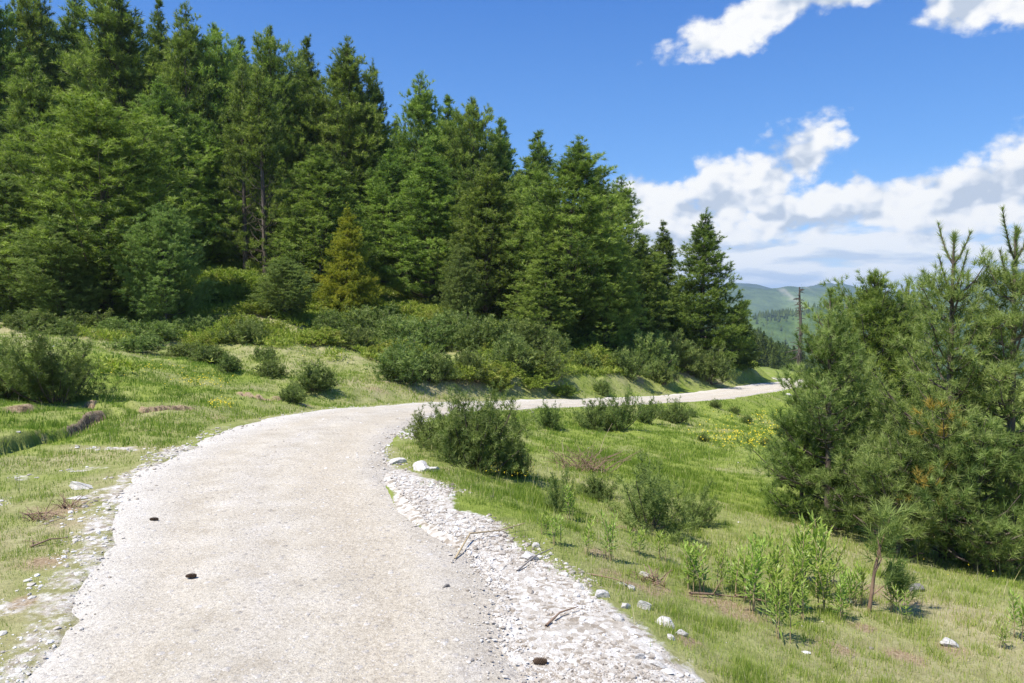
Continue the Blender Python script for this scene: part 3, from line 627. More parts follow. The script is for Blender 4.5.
# ------------------------------------------------------------------ the forest
KINDS = {}
def kind(k):
    """nominal 10 m trees, made once each, shared by all repeats"""
    if k in KINDS: return KINDS[k]
    d = dict(H=10, dz=.54, nb=7, sp=.37, n=22, nl=.16, w=.022, shoot=.17, pf=5, pr=.10)
    if k == 'pineA': t = conifer(11, Rd=2.0, **d)
    elif k == 'pineB': t = conifer(12, Rd=2.1, **{**d, 'dz': .6, 'nb': 6}, tint0=.47)
    elif k == 'pineC': t = conifer(13, Rd=1.8, prof='dome', low=5, **d, tint0=.36)
    elif k == 'pineD': t = conifer(14, Rd=2.2, prof='dome', **{**d, 'dz': .58}, tint0=.5)
    elif k == 'pineE': t = conifer(15, Rd=1.7, **{**d, 'dz': .6}, top=65, tint0=.33)
    elif k == 'blue': t = conifer(16, Rd=2.5, mats=('pine_blue', 'bark'), **d, tint0=.46)
    elif k == 'blueB': t = conifer(17, Rd=2.4, prof='dome', mats=('pine_blue', 'bark'), **d, tint0=.5)
    elif k == 'spruceA': t = conifer(18, Rd=2.5, prof='spruce', mats=('spruce', 'bark'), low=-8, top=35, up=.16, **{**d, 'dz': .48, 'nb': 8}, tint0=.42, tw=.8, fl=2)
    elif k == 'spruceB': t = conifer(19, Rd=1.6, prof='spruce', mats=('spruce', 'bark'), low=-5, top=40, up=.18, **{**d, 'dz': .45}, tint0=.5)
    elif k == 'yellow': t = conifer(20, Rd=2.8, prof='spruce', mats=('yellow', 'bark'), low=0, top=40, up=.1, **{**d, 'dz': .4}, tint0=.45)
    elif k == 'bare': t = conifer(21, Rd=1.9, **{**d, 'dz': .55, 'nb': 5}, bare=.42, tint0=.42, base=.06)
    elif k == 'bareB': t = conifer(22, Rd=1.6, **{**d, 'dz': .55, 'nb': 5}, bare=.5, tint0=.38, base=.06)
    elif k == 'young': t = conifer(23, Rd=3.6, prof='dome', mats=('pine_blue', 'bark'), **{**d, 'dz': .6, 'nl': .22, 'w': .05, 'shoot': .26, 'pr': .16}, tint0=.5)
    KINDS[k] = t; return t
HALF = {'pineA': 2.0, 'pineB': 2.1, 'pineC': 1.8, 'pineD': 2.2, 'pineE': 1.7, 'blue': 2.5, 'blueB': 2.4, 'spruceA': 2.5, 'spruceB': 1.6, 'yellow': 2.8, 'bare': 1.9, 'bareB': 1.6, 'young': 3.6}
def tree(px, top, d, hw, k, label, group=None, name='pine_tree', cat='tree'):
    r = ray(px, HOR); X = r[0] / r[1] * d; zg = gz(X, d)
    zt = P3(px, top, d)[2]; H = max(1.0, zt - zg + .05)
    sw = .93 * (hw / FPX * d) / HALF[k]; s = H / 10
    return place(name, kind(k), (X, d, zg - .05), rng.random() * 6.28, (sw, sw, s), label, cat, group)
G1 = 'conifers with tips on the forest skyline'
sky = [(-6, -30, 47, 62, 'pineA'), (38, -22, 50, 58, 'pineB'), (78, -12, 52, 50, 'bareB'), (130, -14, 47, 62, 'pineC'), (163, 0, 50, 40, 'spruceB'), (190, 6, 46, 50, 'pineB'), (222, 27, 48, 50, 'pineD'), (246, 42, 52, 40, 'pineA'),
       (276, 31, 47, 46, 'pineD'), (306, 42, 50, 42, 'pineE'), (343, 43, 48, 52, 'pineC'), (374, 62, 49, 44, 'spruceA'), (420, 76, 48, 50, 'pineB'), (452, 99, 51, 42, 'pineE'), (474, 100, 48, 46, 'pineD'), (499, 122, 50, 40, 'pineA'),
       (535, 134, 47, 48, 'pineE'), (567, 141, 38, 62, 'pineC'), (598, 172, 43, 48, 'pineA'), (618, 178, 46, 46, 'pineB')]
look = {'pineA': 'tall conical green pine', 'pineB': 'light green open pine', 'pineC': 'dark dense broad pine', 'pineD': 'mid green round topped pine', 'pineE': 'dark narrow pine', 'spruceA': 'dark tapering spruce', 'spruceB': 'slim pointed spruce', 'bareB': 'open crowned pine'}
for i, (px, top, d, hw, k) in enumerate(sky):
    tree(px, top, d, hw, k, '%s with its tip on the forest skyline, %s' % (look[k], rank(i, len(sky))), G1, 'spruce_tree' if 'spruce' in k else 'pine_tree')
front = [
    (108, 98, 31, 98, 'pineD', 'broad light green pine in front at the left edge of the small clearing'),
    (165, 205, 28.5, 42, 'blueB', 'short blue green pine under the broad pine, beside the clearing'),
    (12, 178, 30, 62, 'blue', 'blue green pine at the far left of the front row'),
    (62, 215, 28.5, 48, 'blueB', 'short blue green pine left of the broad front pine'),
    (-30, 120, 34, 60, 'pineA', 'green pine cut by the left edge, beside the blue green ones'),
    (40, 60, 40, 60, 'pineB', 'pale green pine above the blue green pines on the left'),
    (205, 130, 42, 55, 'pineB', 'light green pine behind the clearing, left of the bare trunks'),
    (176, 80, 41, 48, 'pineC', 'dark pine right behind the broad front pine'),
    (322, 148, 39, 56, 'pineA', 'dense green pine right of the bare trunks, behind the yellowish spruce'),
    (285, 258, 31.5, 32, 'blueB', 'bushy young pine on the slope below the bare trunks'),
    (394, 150, 45, 45, 'pineC', 'dark pine right of the yellowish spruce'),
    (432, 150, 42, 52, 'pineE', 'dark pine in the middle of the front row behind the shrub bank'),
    (486, 158, 40, 52, 'pineA', 'green pine leaning to the skyline gap in the front row'),
    (520, 190, 43, 40, 'pineD', 'mid green pine between the shrub bank and the big dark pine'),
    (640, 240, 43, 38, 'pineA', 'small green pine at the right foot of the forest wall'),
    (545, 240, 36, 42, 'pineB', 'low green pine at the left foot of the big dark pine'),
    (607, 240, 38, 44, 'pineD', 'low mid green pine at the right foot of the big dark pine'),
]
for px, top, d, hw, k, lab in front: tree(px, top, d, hw, k, lab, 'conifers in the front row of the forest')
tree(347, 205, 35.5, 36, 'yellow', 'yellowish green young spruce standing out before dark pines', None, 'spruce_tree')
tree(461, 245, 37, 26, 'blue', 'small grey green young pine at the foot of the dark pines', None)
tree(246, 60, 41, 40, 'bare', 'pine with bare pale trunk and dead lower limbs, left of the pair', 'bare trunked pines behind the clearing')
tree(266, 70, 39.5, 40, 'bareB', 'pine with bare trunk and tangled dead limbs, right of the pair', 'bare trunked pines behind the clearing')
tree(663, 222, 49, 30, 'spruceB', 'slender pointed spruce between the forest wall and the lone spruce', None, 'spruce_tree')
tree(702, 211, 45, 58, 'spruceA', 'dark layered spruce at the right end of the forest by the track', None, 'spruce_tree')
tree(740, 300, 48, 24, 'spruceA', 'small spruce at the right foot of the layered dark spruce', None, 'spruce_tree')
tree(676, 300, 45, 26, 'pineA', 'low pine at the left foot of the layered dark spruce', None)
for i in range(46):  # the rows behind, mostly hidden
    px = -60 + i * 15.5 + rng.uniform(-6, 6); d = rng.uniform(53, 66)
    t = np.interp(px, [-60, 0, 100, 200, 300, 400, 500, 600, 680], [0, 8, 14, 30, 60, 98, 140, 205, 285]) + rng.uniform(8, 34)
    tree(px, t, d, rng.uniform(36, 50), rng.choice(['pineA', 'pineB', 'pineC', 'pineD', 'pineE']), 'dark pine inside the forest, mostly hidden behind the front trees', 'pines in the back rows of the forest')

# far trees on the slope beyond the bend
lowc = [conifer(31 + i, H=10, Rd=r0, dz=.8, nb=6, sp=.6, n=9, nl=.36, w=.13, shoot=.4, pf=2, pr=.2, prof=p, mats=('spruce', 'bark'))[1][1] for i, (r0, p) in enumerate([(2.0, 'spruce'), (2.3, 'pine'), (1.7, 'spruce')])]
nfar = 0
for i in range(5000):
    d = rng.uniform(170, 485); px = rng.uniform(728, 860)
    X = (px - 512) / FPX * d; zg = gz(X, d); H = rng.uniform(7, 12)
    pyb = HOR + (CZ - zg) * FPX / d
    if pyb > 392 or pyb - H * FPX / d < -3 + np.interp(px, [728, 752, 765, 800, 820, 880], [322, 326, 335, 354, 366, 374]) + rng.uniform(-4, 5): continue
    o = link('conifer_tree', lowc[rng.integers(3)]); o.location = (X, d, zg - .3); o.rotation_euler.z = rng.random() * 6; s = H / 10; o.scale = (s * 1.1, s * 1.1, s)
    tag(o, 'dark conifer on the wooded slope beyond the bend of the track', 'tree', 'conifers on the slope beyond the bend'); nfar += 1
    if nfar >= 210: break

# dead snag by the bend
def snag():
    rg = np.random.default_rng(5); wd = Wood(); H = 9.0; tw = Wood()
    ax = lambda z: np.array([.10 * math.sin(z * .5), .06 * math.sin(z * .8 + 1), z])
    wd.tube([ax(z) for z in np.linspace(-.4, H, 16)], .27, .07, 8)
    for i in range(80):
        z = rg.uniform(1.6, 8.8); az = rg.random() * 6.28; ln = rg.uniform(.3, 1.7) * (1.1 - z / 12)
        h = np.array([math.cos(az), math.sin(az), 0]); o = ax(z); e = rg.uniform(-.25, .2)
        tw.tube([o, o + h * ln * .5 + np.array([0, 0, e * ln * .5]), o + h * ln + np.array([0, 0, e * ln - .06])], .06, .016, 4)
        for _ in range(2):
            o2 = o + h * ln * rg.uniform(.3, .8); tw.tube([o2, o2 + rg.normal(0, .22, 3)], .012, .004, 3)
    return [('trunk', wd.mesh('trunk', M['deadbark'])), ('branches', tw.mesh('branches', M['deadbark']))]
X = (800 - 512) / FPX * 75; zg = gz(X, 75); zt = P3(800, 287, 75)[2]
place('dead_tree', snag(), (X, 75, zg - .2), .4, (1, 1, (zt - zg + .2) / 9), 'tall dead bare conifer trunk beyond the bend of the track', 'tree')
o = link('conifer_tree', lowc[0]); X = (761 - 512) / FPX * 420; zt = P3(761, 327, 420)[2]; zg = gz(X, 420); o.location = (X, 420, zg - .3); o.scale = (.9, .9, max(.5, (zt - zg) / 10))
tag(o, 'lone dark conifer rising above the far wooded slope, left of the dead trunk', 'tree')

# ------------------------------------------------------------------ near pines on the right
def near_pine(px, top, d, hw, seed, label, dens=1.0, **kw):
    X = (px - 512) / FPX * d; zg = gz(X, d); H = P3(px, top, d)[2] - zg; Rd = hw / FPX * d
    q = dict(dz=.29, nb=7, sp=.19, n=36, nl=.088, w=.0058, shoot=.08, mats=('near_pine', 'bark'), low=8, top=55, up=.35, tint0=.42, leader=.1, twig_wood=True, tk=.014, tlo=20, thi=80, pf=3, pr=.055); q.update(kw)
    t = conifer(seed, H, Rd, **q)
    return place('pine_tree', t, (X, d, zg - .03), kw.get('rz', 0), (1, 1, 1), label, 'tree', 'pines on the right below the track')
near_pine(952, 232, 8.6, 88, 51, 'nearest open topped pine with yellowed lower needles, right of the meadow', patches=[(1.15, -1.9, .26, .4), (.8, -1.2, .28, .42)], cand=.95, dz=.33, nb=6, tint0=.62)
near_pine(1016, 226, 8.2, 80, 52, 'pine cut by the right edge of the photo, with long upright top shoots', cand=1.0, dz=.33, nb=6, tint0=.58)
near_pine(872, 268, 11.0, 72, 53, 'dense dark round topped pine behind the nearest pine', prof='dome', tint0=.40, mats=('pine', 'bark'), sp=.19, n=30, w=.007, pf=4, nl=.075, dz=.25, nb=8)
near_pine(832, 288, 9.4, 62, 54, 'slim young pine at the left of the pine group, beside the dead trunk', tint0=.45, cand=.35)
near_pine(902, 280, 12.2, 50, 55, 'pale green pine wedged between the round topped and nearest pines', tint0=.48, cand=.5, n=28)
near_pine(806, 410, 9.8, 46, 56, 'low bushy pine at the lower left foot of the pine group', prof='dome', tint0=.40, mats=('pine', 'bark'), low=15)
near_pine(905, 440, 8.3, 60, 57, 'low bushy pine at the foot of the nearest pine', prof='dome', tint0=.42, low=15, patches=[(.55, -1.5, .3, .4)])
near_pine(985, 420, 8.0, 66, 58, 'low dark pine at the foot of the right edge pine', prof='dome', tint0=.36, low=15)

# seedling on a broken stem
p = ground_hit(868, 612)
wd = Wood(); wd.tube([(.055, 0, .36), (.10, 0, .48), (.14, 0, .60)], .007, .004, 5); wd.tube([(0, 0, -.05), (.025, .005, .12), (.035, 0, .24), (.07, 0, .40)], .014, .009, 7); wd.tube([(.02, .0, .1), (.13, .0, .18)], .006, .003, 4); wd.tube([(.03, 0, .22), (.07, -.02, .33), (.05, .0, .46)], .006, .004, 5)
rg = np.random.default_rng(3); PP, DD, LL, TT = [], [], [], []
for i in range(34):
    f = i / 33; PP.append((.05 + .10 * f + rg.normal(0, .03), rg.normal(0, .03), .30 + .30 * f)); DD.append((.3 + rg.normal(0, .8), rg.normal(0, .8), .75)); LL.append(.07); TT.append(.55 + .2 * f)
for i in range(26):
    f = i / 25; PP.append((.10 + .13 * f + rg.normal(0, .03), rg.normal(0, .04), .14 + .06 * math.sin(5 * f))); DD.append((.6, rg.normal(0, .5), .7)); LL.append(.08); TT.append(.35)
V, T = tufts(np.array(PP), np.array(DD), np.array(LL), np.array(TT), 26, .095, .0045, 15, 60)
place('pine_seedling', [('stem', wd.mesh('stem', M['twig'])), ('needles', crown_mesh('needles', V, T, M['pine_blue']))], tuple(p), 0, (1.15, 1.15, 1.3), 'pine seedling with long pale needles on a snapped grey stem', 'seedling')

# ------------------------------------------------------------------ shrubs
BK = {}
def bkind(k):
    if k in BK: return BK[k]
    if k == 'farA': t = bush(61, 1, .56, 92, .075, 14, .065, .014, 'shrub', .07, rag=.24)
    elif k == 'farB': t = bush(62, 1, .50, 84, .075, 14, .065, .014, 'shrub', .07, tint0=.48, rag=.28)
    elif k == 'farC': t = bush(63, 1, .70, 94, .08, 14, .07, .014, 'shrub', .08, tint0=.38, rag=.32)
    elif k == 'nearA': t = bush(64, 1, .70, 120, .06, 24, .055, .0055, 'shrub', .065, tint0=.44, rag=.24)
    elif k == 'nearB': t = bush(65, 1, .60, 92, .065, 24, .06, .0062, 'shrub', .075, tint0=.42, rag=.36)
    elif k == 'nearC': t = bush(66, 1, .85, 80, .065, 24, .06, .0062, 'shrub', .075, tint0=.46, upr=.55, rag=.3)
    elif k == 'nearD': t = bush(69, 1, .60, 44, .06, 26, .06, .006, 'shrub', .075, tint0=.5, rag=.42, upr=.5)
    elif k == 'heath': t = bush(67, 1, .42, 90, .08, 9, .06, .022, 'heath', .06, tint0=.4)
    elif k == 'heathB': t = bush(68, 1, .5, 80, .08, 9, .06, .022, 'heath', .06, tint0=.6)
    BK[k] = t; return t
BH = {'farA': .60, 'farB': .54, 'farC': .74, 'nearA': .70, 'nearB': .60, 'nearC': .85, 'nearD': .62, 'heath': .42, 'heathB': .5}
def shrub(px, pyb, wpx, hpx, k, label, group=None, name='shrub', d=None, cat='shrub'):
    if d is None: p = ground_hit(px, pyb)
    else: X = (px - 512) / FPX * d; p = np.array([X, d, gz(X, d)])
    w = wpx / FPX * p[1]; h = hpx / FPX * p[1]
    return place(name, bkind(k), (p[0], p[1] + w * .25, gz(p[0], p[1] + w * .25) - .02), rng.random() * 6.28, (w, w, h / BH[k] * (.78 if k[:3] == 'far' else 1)), label, cat, group)
shrub(42, 404, 88, 72, 'nearC', 'large dark dwarf pine on the turf at the left edge', name='dwarf_pine')
shrub(-10, 398, 70, 52, 'nearC', 'dwarf pine cut by the left edge, above the eroded bank', name='dwarf_pine')
shrub(472, 470, 102, 74, 'nearA', 'largest dwarf pine bush inside the bend of the track', name='dwarf_pine')
shrub(428, 448, 40, 34, 'nearC', 'small dwarf pine at the left foot of the big bend bush', name='dwarf_pine')
shrub(515, 478, 40, 38, 'nearB', 'low dwarf pine at the right foot of the big bend bush', name='dwarf_pine')
shrub(550, 430, 26, 26, 'nearC', 'small shrub on the meadow just right of the big bend bush', 'shrub')
shrub(596, 432, 46, 28, 'nearB', 'wide low shrub on the meadow edge below the far track', None)
shrub(622, 431, 32, 36, 'nearC', 'taller pointed shrub on the meadow edge below the far track', None)
shrub(648, 424, 24, 22, 'nearC', 'small round shrub below the far track, right of the pointed shrub', None)
shrub(675, 424, 30, 20, 'nearB', 'rightmost low shrub of the row below the far track', None)
shrub(655, 536, 108, 62, 'nearD', 'broad olive dwarf pine on the near meadow right of the gravel verge', name='dwarf_pine')
shrub(692, 528, 56, 40, 'nearD', 'dwarf pine at the right end of the broad olive one', name='dwarf_pine')
shrub(560, 512, 40, 40, 'nearD', 'narrow upright shrub on the meadow left of the broad olive dwarf pine', None)
shrub(600, 500, 40, 22, 'nearB', 'flat shrub between the narrow upright shrub and the broad dwarf pine', None)
bank = [(130, 352, 44, 20, 'farB'), (150, 344, 56, 24, 'farA'), (182, 358, 34, 18, 'farA'), (207, 364, 40, 22, 'farC'), (227, 373, 26, 22, 'farC'), (262, 362, 26, 16, 'farB'), (268, 378, 36, 22, 'farA'), (290, 403, 28, 24, 'farC'), (313, 394, 46, 34, 'farC'),
        (238, 344, 50, 30, 'farB'), (330, 338, 46, 30, 'farA'), (352, 350, 40, 26, 'farB'), (372, 342, 56, 38, 'farA'), (402, 386, 66, 54, 'farC'), (392, 346, 60, 34, 'farB'), (420, 352, 60, 40, 'farA'), (438, 384, 44, 34, 'farB'), (450, 346, 62, 40, 'farA'), (470, 382, 46, 36, 'farB'),
        (482, 356, 54, 42, 'farA'), (508, 372, 56, 40, 'farB'), (520, 350, 46, 34, 'farA'), (540, 386, 46, 42, 'farC'), (552, 362, 40, 34, 'farA')]
bank.sort()
for i, (px, py, w, h, k) in enumerate(bank): shrub(px, py, w, h, k, 'grey green juniper shrub on the bank between forest and track, ' + rank(i, len(bank)), 'juniper shrubs on the bank left of the track', 'juniper_shrub')
edge_ = [(603, 396, 22, 18, 'farA'), (632, 382, 40, 34, 'farB'), (645, 374, 50, 44, 'farA'), (662, 386, 32, 26, 'farB'), (668, 368, 46, 40, 'farA'), (690, 376, 40, 36, 'farB'), (710, 386, 44, 42, 'farC'), (585, 372, 36, 22, 'farB')]
edge_.sort()
for i, (px, py, w, h, k) in enumerate(edge_): shrub(px, py, w, h, k, 'grey green juniper shrub under the forest edge beside the far track, ' + rank(i, len(edge_)), 'juniper shrubs beside the far track', 'juniper_shrub')
toe = [(20, 330, 46, 24, 'farA'), (52, 336, 40, 20, 'farB'), (84, 334, 50, 26, 'farC'), (112, 338, 44, 22, 'farA'), (190, 338, 40, 24, 'farB'), (14, 316, 50, 26, 'farB')]
toe.sort()
for i, (px, py, w, h, k) in enumerate(toe): shrub(px, py, w, h, k, 'low shrub at the foot of the blue green pines on the left, ' + rank(i, len(toe)), 'low shrubs at the foot of the left pines', 'juniper_shrub')
hz = []
for i in range(60):
    px = rng.uniform(190, 600); py = np.interp(px, [190, 260, 330, 420, 520, 600], [332, 322, 332, 352, 366, 376]) + rng.uniform(-34, 22)
    if px > 430: py += 8
    hz.append((px, py))
for px, py in hz:
    shrub(px, py, rng.uniform(26, 46), rng.uniform(9, 16), rng.choice(['heath', 'heathB']), 'low yellow green heath cushion among the junipers below the forest', 'heath cushions on the slope below the forest', 'heath_cushion')
for i, (px, py) in enumerate([(205, 292), (222, 286), (240, 288), (258, 290), (215, 300), (238, 302)]):
    shrub(px, py, 40, 13, 'heath', 'bright green heath cushion on the small clearing below the bare trunks', 'heath cushions on the clearing', 'heath_cushion')
for i, (px, py, w, h) in enumerate([(704, 442, 12, 10), (748, 424, 10, 12), (768, 446, 12, 11), (716, 408, 12, 10), (735, 414, 10, 9), (782, 455, 11, 9), (690, 416, 14, 9)]):
    shrub(px, py, w, h, 'farC', 'tiny dark shrublet on the sloping meadow, %s' % rank(i, 7) if False else 'tiny dark shrublet dotted on the sloping meadow below the far track', 'tiny shrublets on the meadow', 'shrublet')

# ------------------------------------------------------------------ leafy herbs
def herb(seed, H, nl, ll, lw):
    rg = np.random.default_rng(seed); wd = Wood(); V = []; T = []
    for st in range(rg.integers(2, 4)):
        ln = rg.normal(0, .16, 2); o = rg.normal(0, .035, 2)
        h = H * rg.uniform(.7, 1.05); ax = lambda f: np.array([o[0] + ln[0] * h * f * f, o[1] + ln[1] * h * f * f, h * f])
        wd.tube([ax(f) for f in (-.05, .35, .7, 1)], .006, .002, 4)
        for i in range(nl):
            f = .22 + .78 * i / nl; az = i * 2.4 + rg.normal(0, .2); e = .35 + .85 * f + rg.normal(0, .18)
            d = np.array([math.cos(az) * math.cos(e), math.sin(az) * math.cos(e), math.sin(e)])
            side = np.array([-math.sin(az), math.cos(az), 0]); L = ll * rg.uniform(.75, 1.15) * (1.1 - .45 * f); b = ax(f)
            up_ = np.cross(side, d); m_ = b + d * L * .5 + up_ * .012; tip = b + d * L - np.array([0, 0, .22 * L])
            s_ = side * lw / 2
            V += [b, m_ + s_ - up_ * -.006, m_, b, m_, m_ - s_ + up_ * .006, m_ + s_, tip, m_, m_, tip, m_ - s_]
            T += [min(1, max(0, .25 + .6 * f + rg.normal(0, .1)))] * 4
    return [('stem', wd.mesh('stem', M['straw'])), ('leaves', crown_mesh('leaves', np.array(V), np.array(T), M['herb']))]
HB = [herb(71 + i, .42, [34, 26, 40, 22, 30][i], [.14, .17, .12, .15, .14][i], [.021, .018, .02, .023, .016][i]) for i in range(5)]
plants = [(690, 590, 54), (700, 592, 60), (716, 588, 46), (744, 600, 62), (752, 612, 66), (770, 598, 58), (776, 608, 64), (808, 582, 72), (814, 596, 76), (822, 612, 60), (806, 622, 48), (800, 590, 60), (832, 588, 44), (848, 606, 40), (860, 604, 40), (780, 640, 58),
          (893, 612, 58), (796, 610, 56), (765, 622, 44), (838, 618, 46), (610, 560, 44), (590, 556, 40), (556, 545, 34), (640, 555, 36), (570, 520, 34), (545, 535, 30), (660, 560, 34), (736, 590, 40), (905, 622, 34), (1020, 640, 48), (1004, 648, 30)]
plants.sort()
for i, (px, py, h) in enumerate(plants):
    p = ground_hit(px, py); s = 1.04 * h / FPX * p[1] / .42
    place('leafy_herb', HB[i % 5], tuple(p), rng.random() * 6.28, (s * .9, s * .9, s * rng.uniform(.8, 1.15)), 'yellow green upright leafy herb on the near right meadow, ' + rank(i, len(plants)), 'plant', 'leafy herbs on the near meadow')

# ------------------------------------------------------------------ rocks, cones, sticks
def rock_mesh(seed, mat='rock'):
    rg = np.random.default_rng(seed); import bmesh
    bm = bmesh.new(); bmesh.ops.create_icosphere(bm, subdivisions=3, radius=.5)
    k = rg.normal(size=(13, 3)); k = norm(k); off = rg.uniform(.24, .42, 13)
    from mathutils import noise as mn
    for v in bm.verts:
        c = np.array(v.co)
        for q in range(13):
            e = c @ k[q] - off[q]
            if e > 0: c = c - k[q] * e
        c = c * (1 + .16 * mn.noise(Vector(c * 3.5) + Vector((seed, 0, 0))) + .07 * mn.noise(Vector(c * 11) + Vector((seed, 0, 0))))
        v.co = Vector(c)
    me = bpy.data.meshes.new('rock'); bm.to_mesh(me); bm.free(); me.materials.append(M[mat]); return me
RK = [rock_mesh(s) for s in range(6)]; RKD = [rock_mesh(s + 20, 'darkrock') for s in range(3)]
def rock(px, py, wpx, hpx, label, dark=False, i=[0], group=None):
    p = ground_hit(px, py); w = wpx / FPX * p[1]; h = hpx / FPX * p[1]; i[0] += 1
    o = link('rock', (RKD if dark else RK)[i[0] % (3 if dark else 6)]); o.location = (p[0], p[1] + w * .3, p[2] + h * .06); o.scale = (w * 1.2, w * .85, h * 1.5); o.rotation_euler = (rng.normal(0, .2), rng.normal(0, .2), rng.random() * .8)
    return tag(o, label, 'rock', group)
rock(78, 490, 30, 7, 'flat white stone sunk in the turf left of the track')
rock(74, 500, 18, 5, 'smaller flat white stone below the flat white one, left of the track')
rock(422, 471, 20, 13, 'tan boulder, left of the pair below the big dwarf pine')
rock(434, 472, 14, 9, 'pale boulder, right of the pair below the big dwarf pine')
rock(396, 464, 18, 6, 'flat pale stone at the inner edge of the bend')
rock(668, 628, 22, 14, 'biggest white rock on the near verge at the foot of the herbs')
rock(645, 610, 17, 12, 'white rock on grass above and left of the biggest verge rock')
rock(682, 636, 13, 10, 'white rock just right of the biggest verge rock')
rock(672, 640, 10, 7, 'small white stone under the biggest verge rock')
rock(626, 609, 10, 10, 'upright small white stone left of the grass tuft rock')
rock(602, 598, 16, 8, 'low white stone on the gravel verge, at the grass edge')
rock(580, 590, 13, 9, 'white stone on the gravel verge left of the low one')
rock(645, 577, 12, 6, 'white stone in front of the broad olive dwarf pine')
rock(622, 586, 10, 8, 'white stone among dry stalks above the verge')
rock(632, 590, 9, 7, 'smaller white stone right beside the one among dry stalks')
rock(529, 561, 18, 12, 'white slab on the gravel verge near the long straw stalk')
rock(536, 548, 8, 6, 'small white stone on the grass edge above the slab')
rock(620, 622, 16, 8, 'white stone at the lower grass edge of the verge')
rock(640, 660, 14, 8, 'white stone in the lower gravel of the verge')
rock(660, 668, 16, 8, 'white stone in the lowest right gravel of the verge')
rock(445, 590, 12, 5, 'grey flat stone lying at the rim of the wheel track', True)
rock(920, 592, 24, 7, 'flat grey slab in the grass in front of the near pines', True)
rock(952, 648, 20, 8, 'buff stone in the grass at the lower right', False)
rock(790, 396, 8, 3, 'white stone on the meadow below the far bend')
rock(256, 291, 10, 9, 'white rock on the clearing below the bare trunks')
rock(806, 609, 14, 8, 'grey white stone half hidden among the herbs')
rock(500, 550, 8, 6, 'small pale stone on the verge beside the soil step')

def cone_mesh(seed):
    rg = np.random.default_rng(seed); V = []; F = []; n = 0
    rings = 12; k = 9; wd = Wood()
    wd.tube([(x, 0, 0) for x in np.linspace(-.5, .5, 9)], 0, np.array([.05, .14, .18, .19, .18, .16, .13, .09, .03]), 8)
    for i in range(rings):
        x = -.46 + .9 * i / rings; r0 = .2 * math.sin(max(.15, (i + 1.2) / (rings + 1)) * 3.0) + .05
        for j in range(k):
            a = (j + .5 * (i % 2)) / k * 6.283; d = np.array([0, math.cos(a), math.sin(a)]); s = np.array([0, -math.sin(a), math.cos(a)]) * .075
            b = np.array([x, 0, 0]) + d * r0 * .6; t = np.array([x + .11, 0, 0]) + d * (r0 + .06)
            V += [b - s * .6, b + s * .6, t + s, t - s]; F.append([n, n + 1, n + 2, n + 3]); n += 4
    V0 = np.concatenate(wd.V); F0 = np.concatenate(wd.F)
    return new_mesh('pine_cone', np.concatenate([V0, np.array(V)]), np.concatenate([F0, np.array(F) + len(V0)]), 4, M['cone'])
CN = cone_mesh(1)
def cone(px, py, wpx, rz, label):
    p = ground_hit(px, py); L = wpx / FPX * p[1]; o = link('pine_cone', CN); o.location = (p[0], p[1], p[2] + L * .21); o.scale = (L, L, L * (.45 if px == 154 else .8)); o.rotation_euler = (rng.random() * 6, 0, rz); tag(o, label, 'pine cone')
cone(191, 578, 11, .15, 'dark pine cone lying in the middle of the track')
cone(154, 521, 9, .1, 'flattened brown pine cone on the left half of the track')
cone(540, 664, 15, .0, 'brown pine cone on the gravel at the bottom of the verge')

def stick(pts, r, label, name='fallen_stick', mat='dead', forks=0):
    """fallen stick: given by points on the ground with a height above it"""
    W3 = []
    for px, py, dzz in pts: q = ground_hit(px, py); W3.append(q + np.array([0, 0, dzz + r]))
    wd = Wood(); W3 = np.array(W3); o0 = W3[0].copy(); wd.tube(W3 - o0, r, r * .4, 6)
    rg = np.random.default_rng(int(pts[0][0]))
    for _ in range(forks):
        k = rg.integers(1, len(W3)); o = (W3[k] + (W3[k - 1] - W3[k]) * rg.random()) - o0
        wd.tube([o, o + np.array([rg.normal(0, .12), rg.normal(0, .12), abs(rg.normal(0, .08))])], r * .5, r * .2, 4)
    o = link(name, wd.mesh(name, M[mat])); o.location = o0; tag(o, label, 'stick'); return o
stick([(455, 560, .0), (470, 541, .05), (500, 535, .03), (525, 530, .05)], .008, 'long straw coloured stalk lying over the inner verge grass', mat='straw')
stick([(517, 572, .0), (535, 561, .03), (553, 554, .04)], .007, 'grey brown stick on gravel beside the white slab')
stick([(546, 627, .0), (560, 617, .02), (578, 611, .02)], .008, 'thin brown twig lying across the lower gravel verge', mat='twig')
stick([(590, 575, .0), (612, 582, .02), (632, 590, .03)], .007, 'brown stalk lying at the grass edge above the verge', mat='twig')
stick([(25, 515, .0), (50, 517, .03), (66, 520, .02)], .008, 'dark stick lying in the turf left of the track', mat='twig', forks=2)
stick([(30, 548, .0), (50, 544, .03), (68, 541, .02)], .008, 'bent stick lying in stony turf at the lower left', mat='twig', forks=2)
stick([(735, 600, .02), (750, 603, .03), (775, 608, .02)], .012, 'rotten brown branch under the near leafy herbs', mat='twig', forks=2)
stick([(690, 596, .01), (712, 598, .02), (735, 601, .02)], .010, 'dry brown branch left of the rotten one under the herbs', mat='twig', forks=1)
# bleached dead limb of the right pine group
p = P3(982, 403, 7.6); wd = Wood(); wd.tube([(0, 0, 0), (.15, 0, .02), (.34, .05, .015), (.6, .1, .05)], .008, .016, 5); wd.tube([(.15, 0, .02), (.24, .0, .05)], .005, .003, 4)
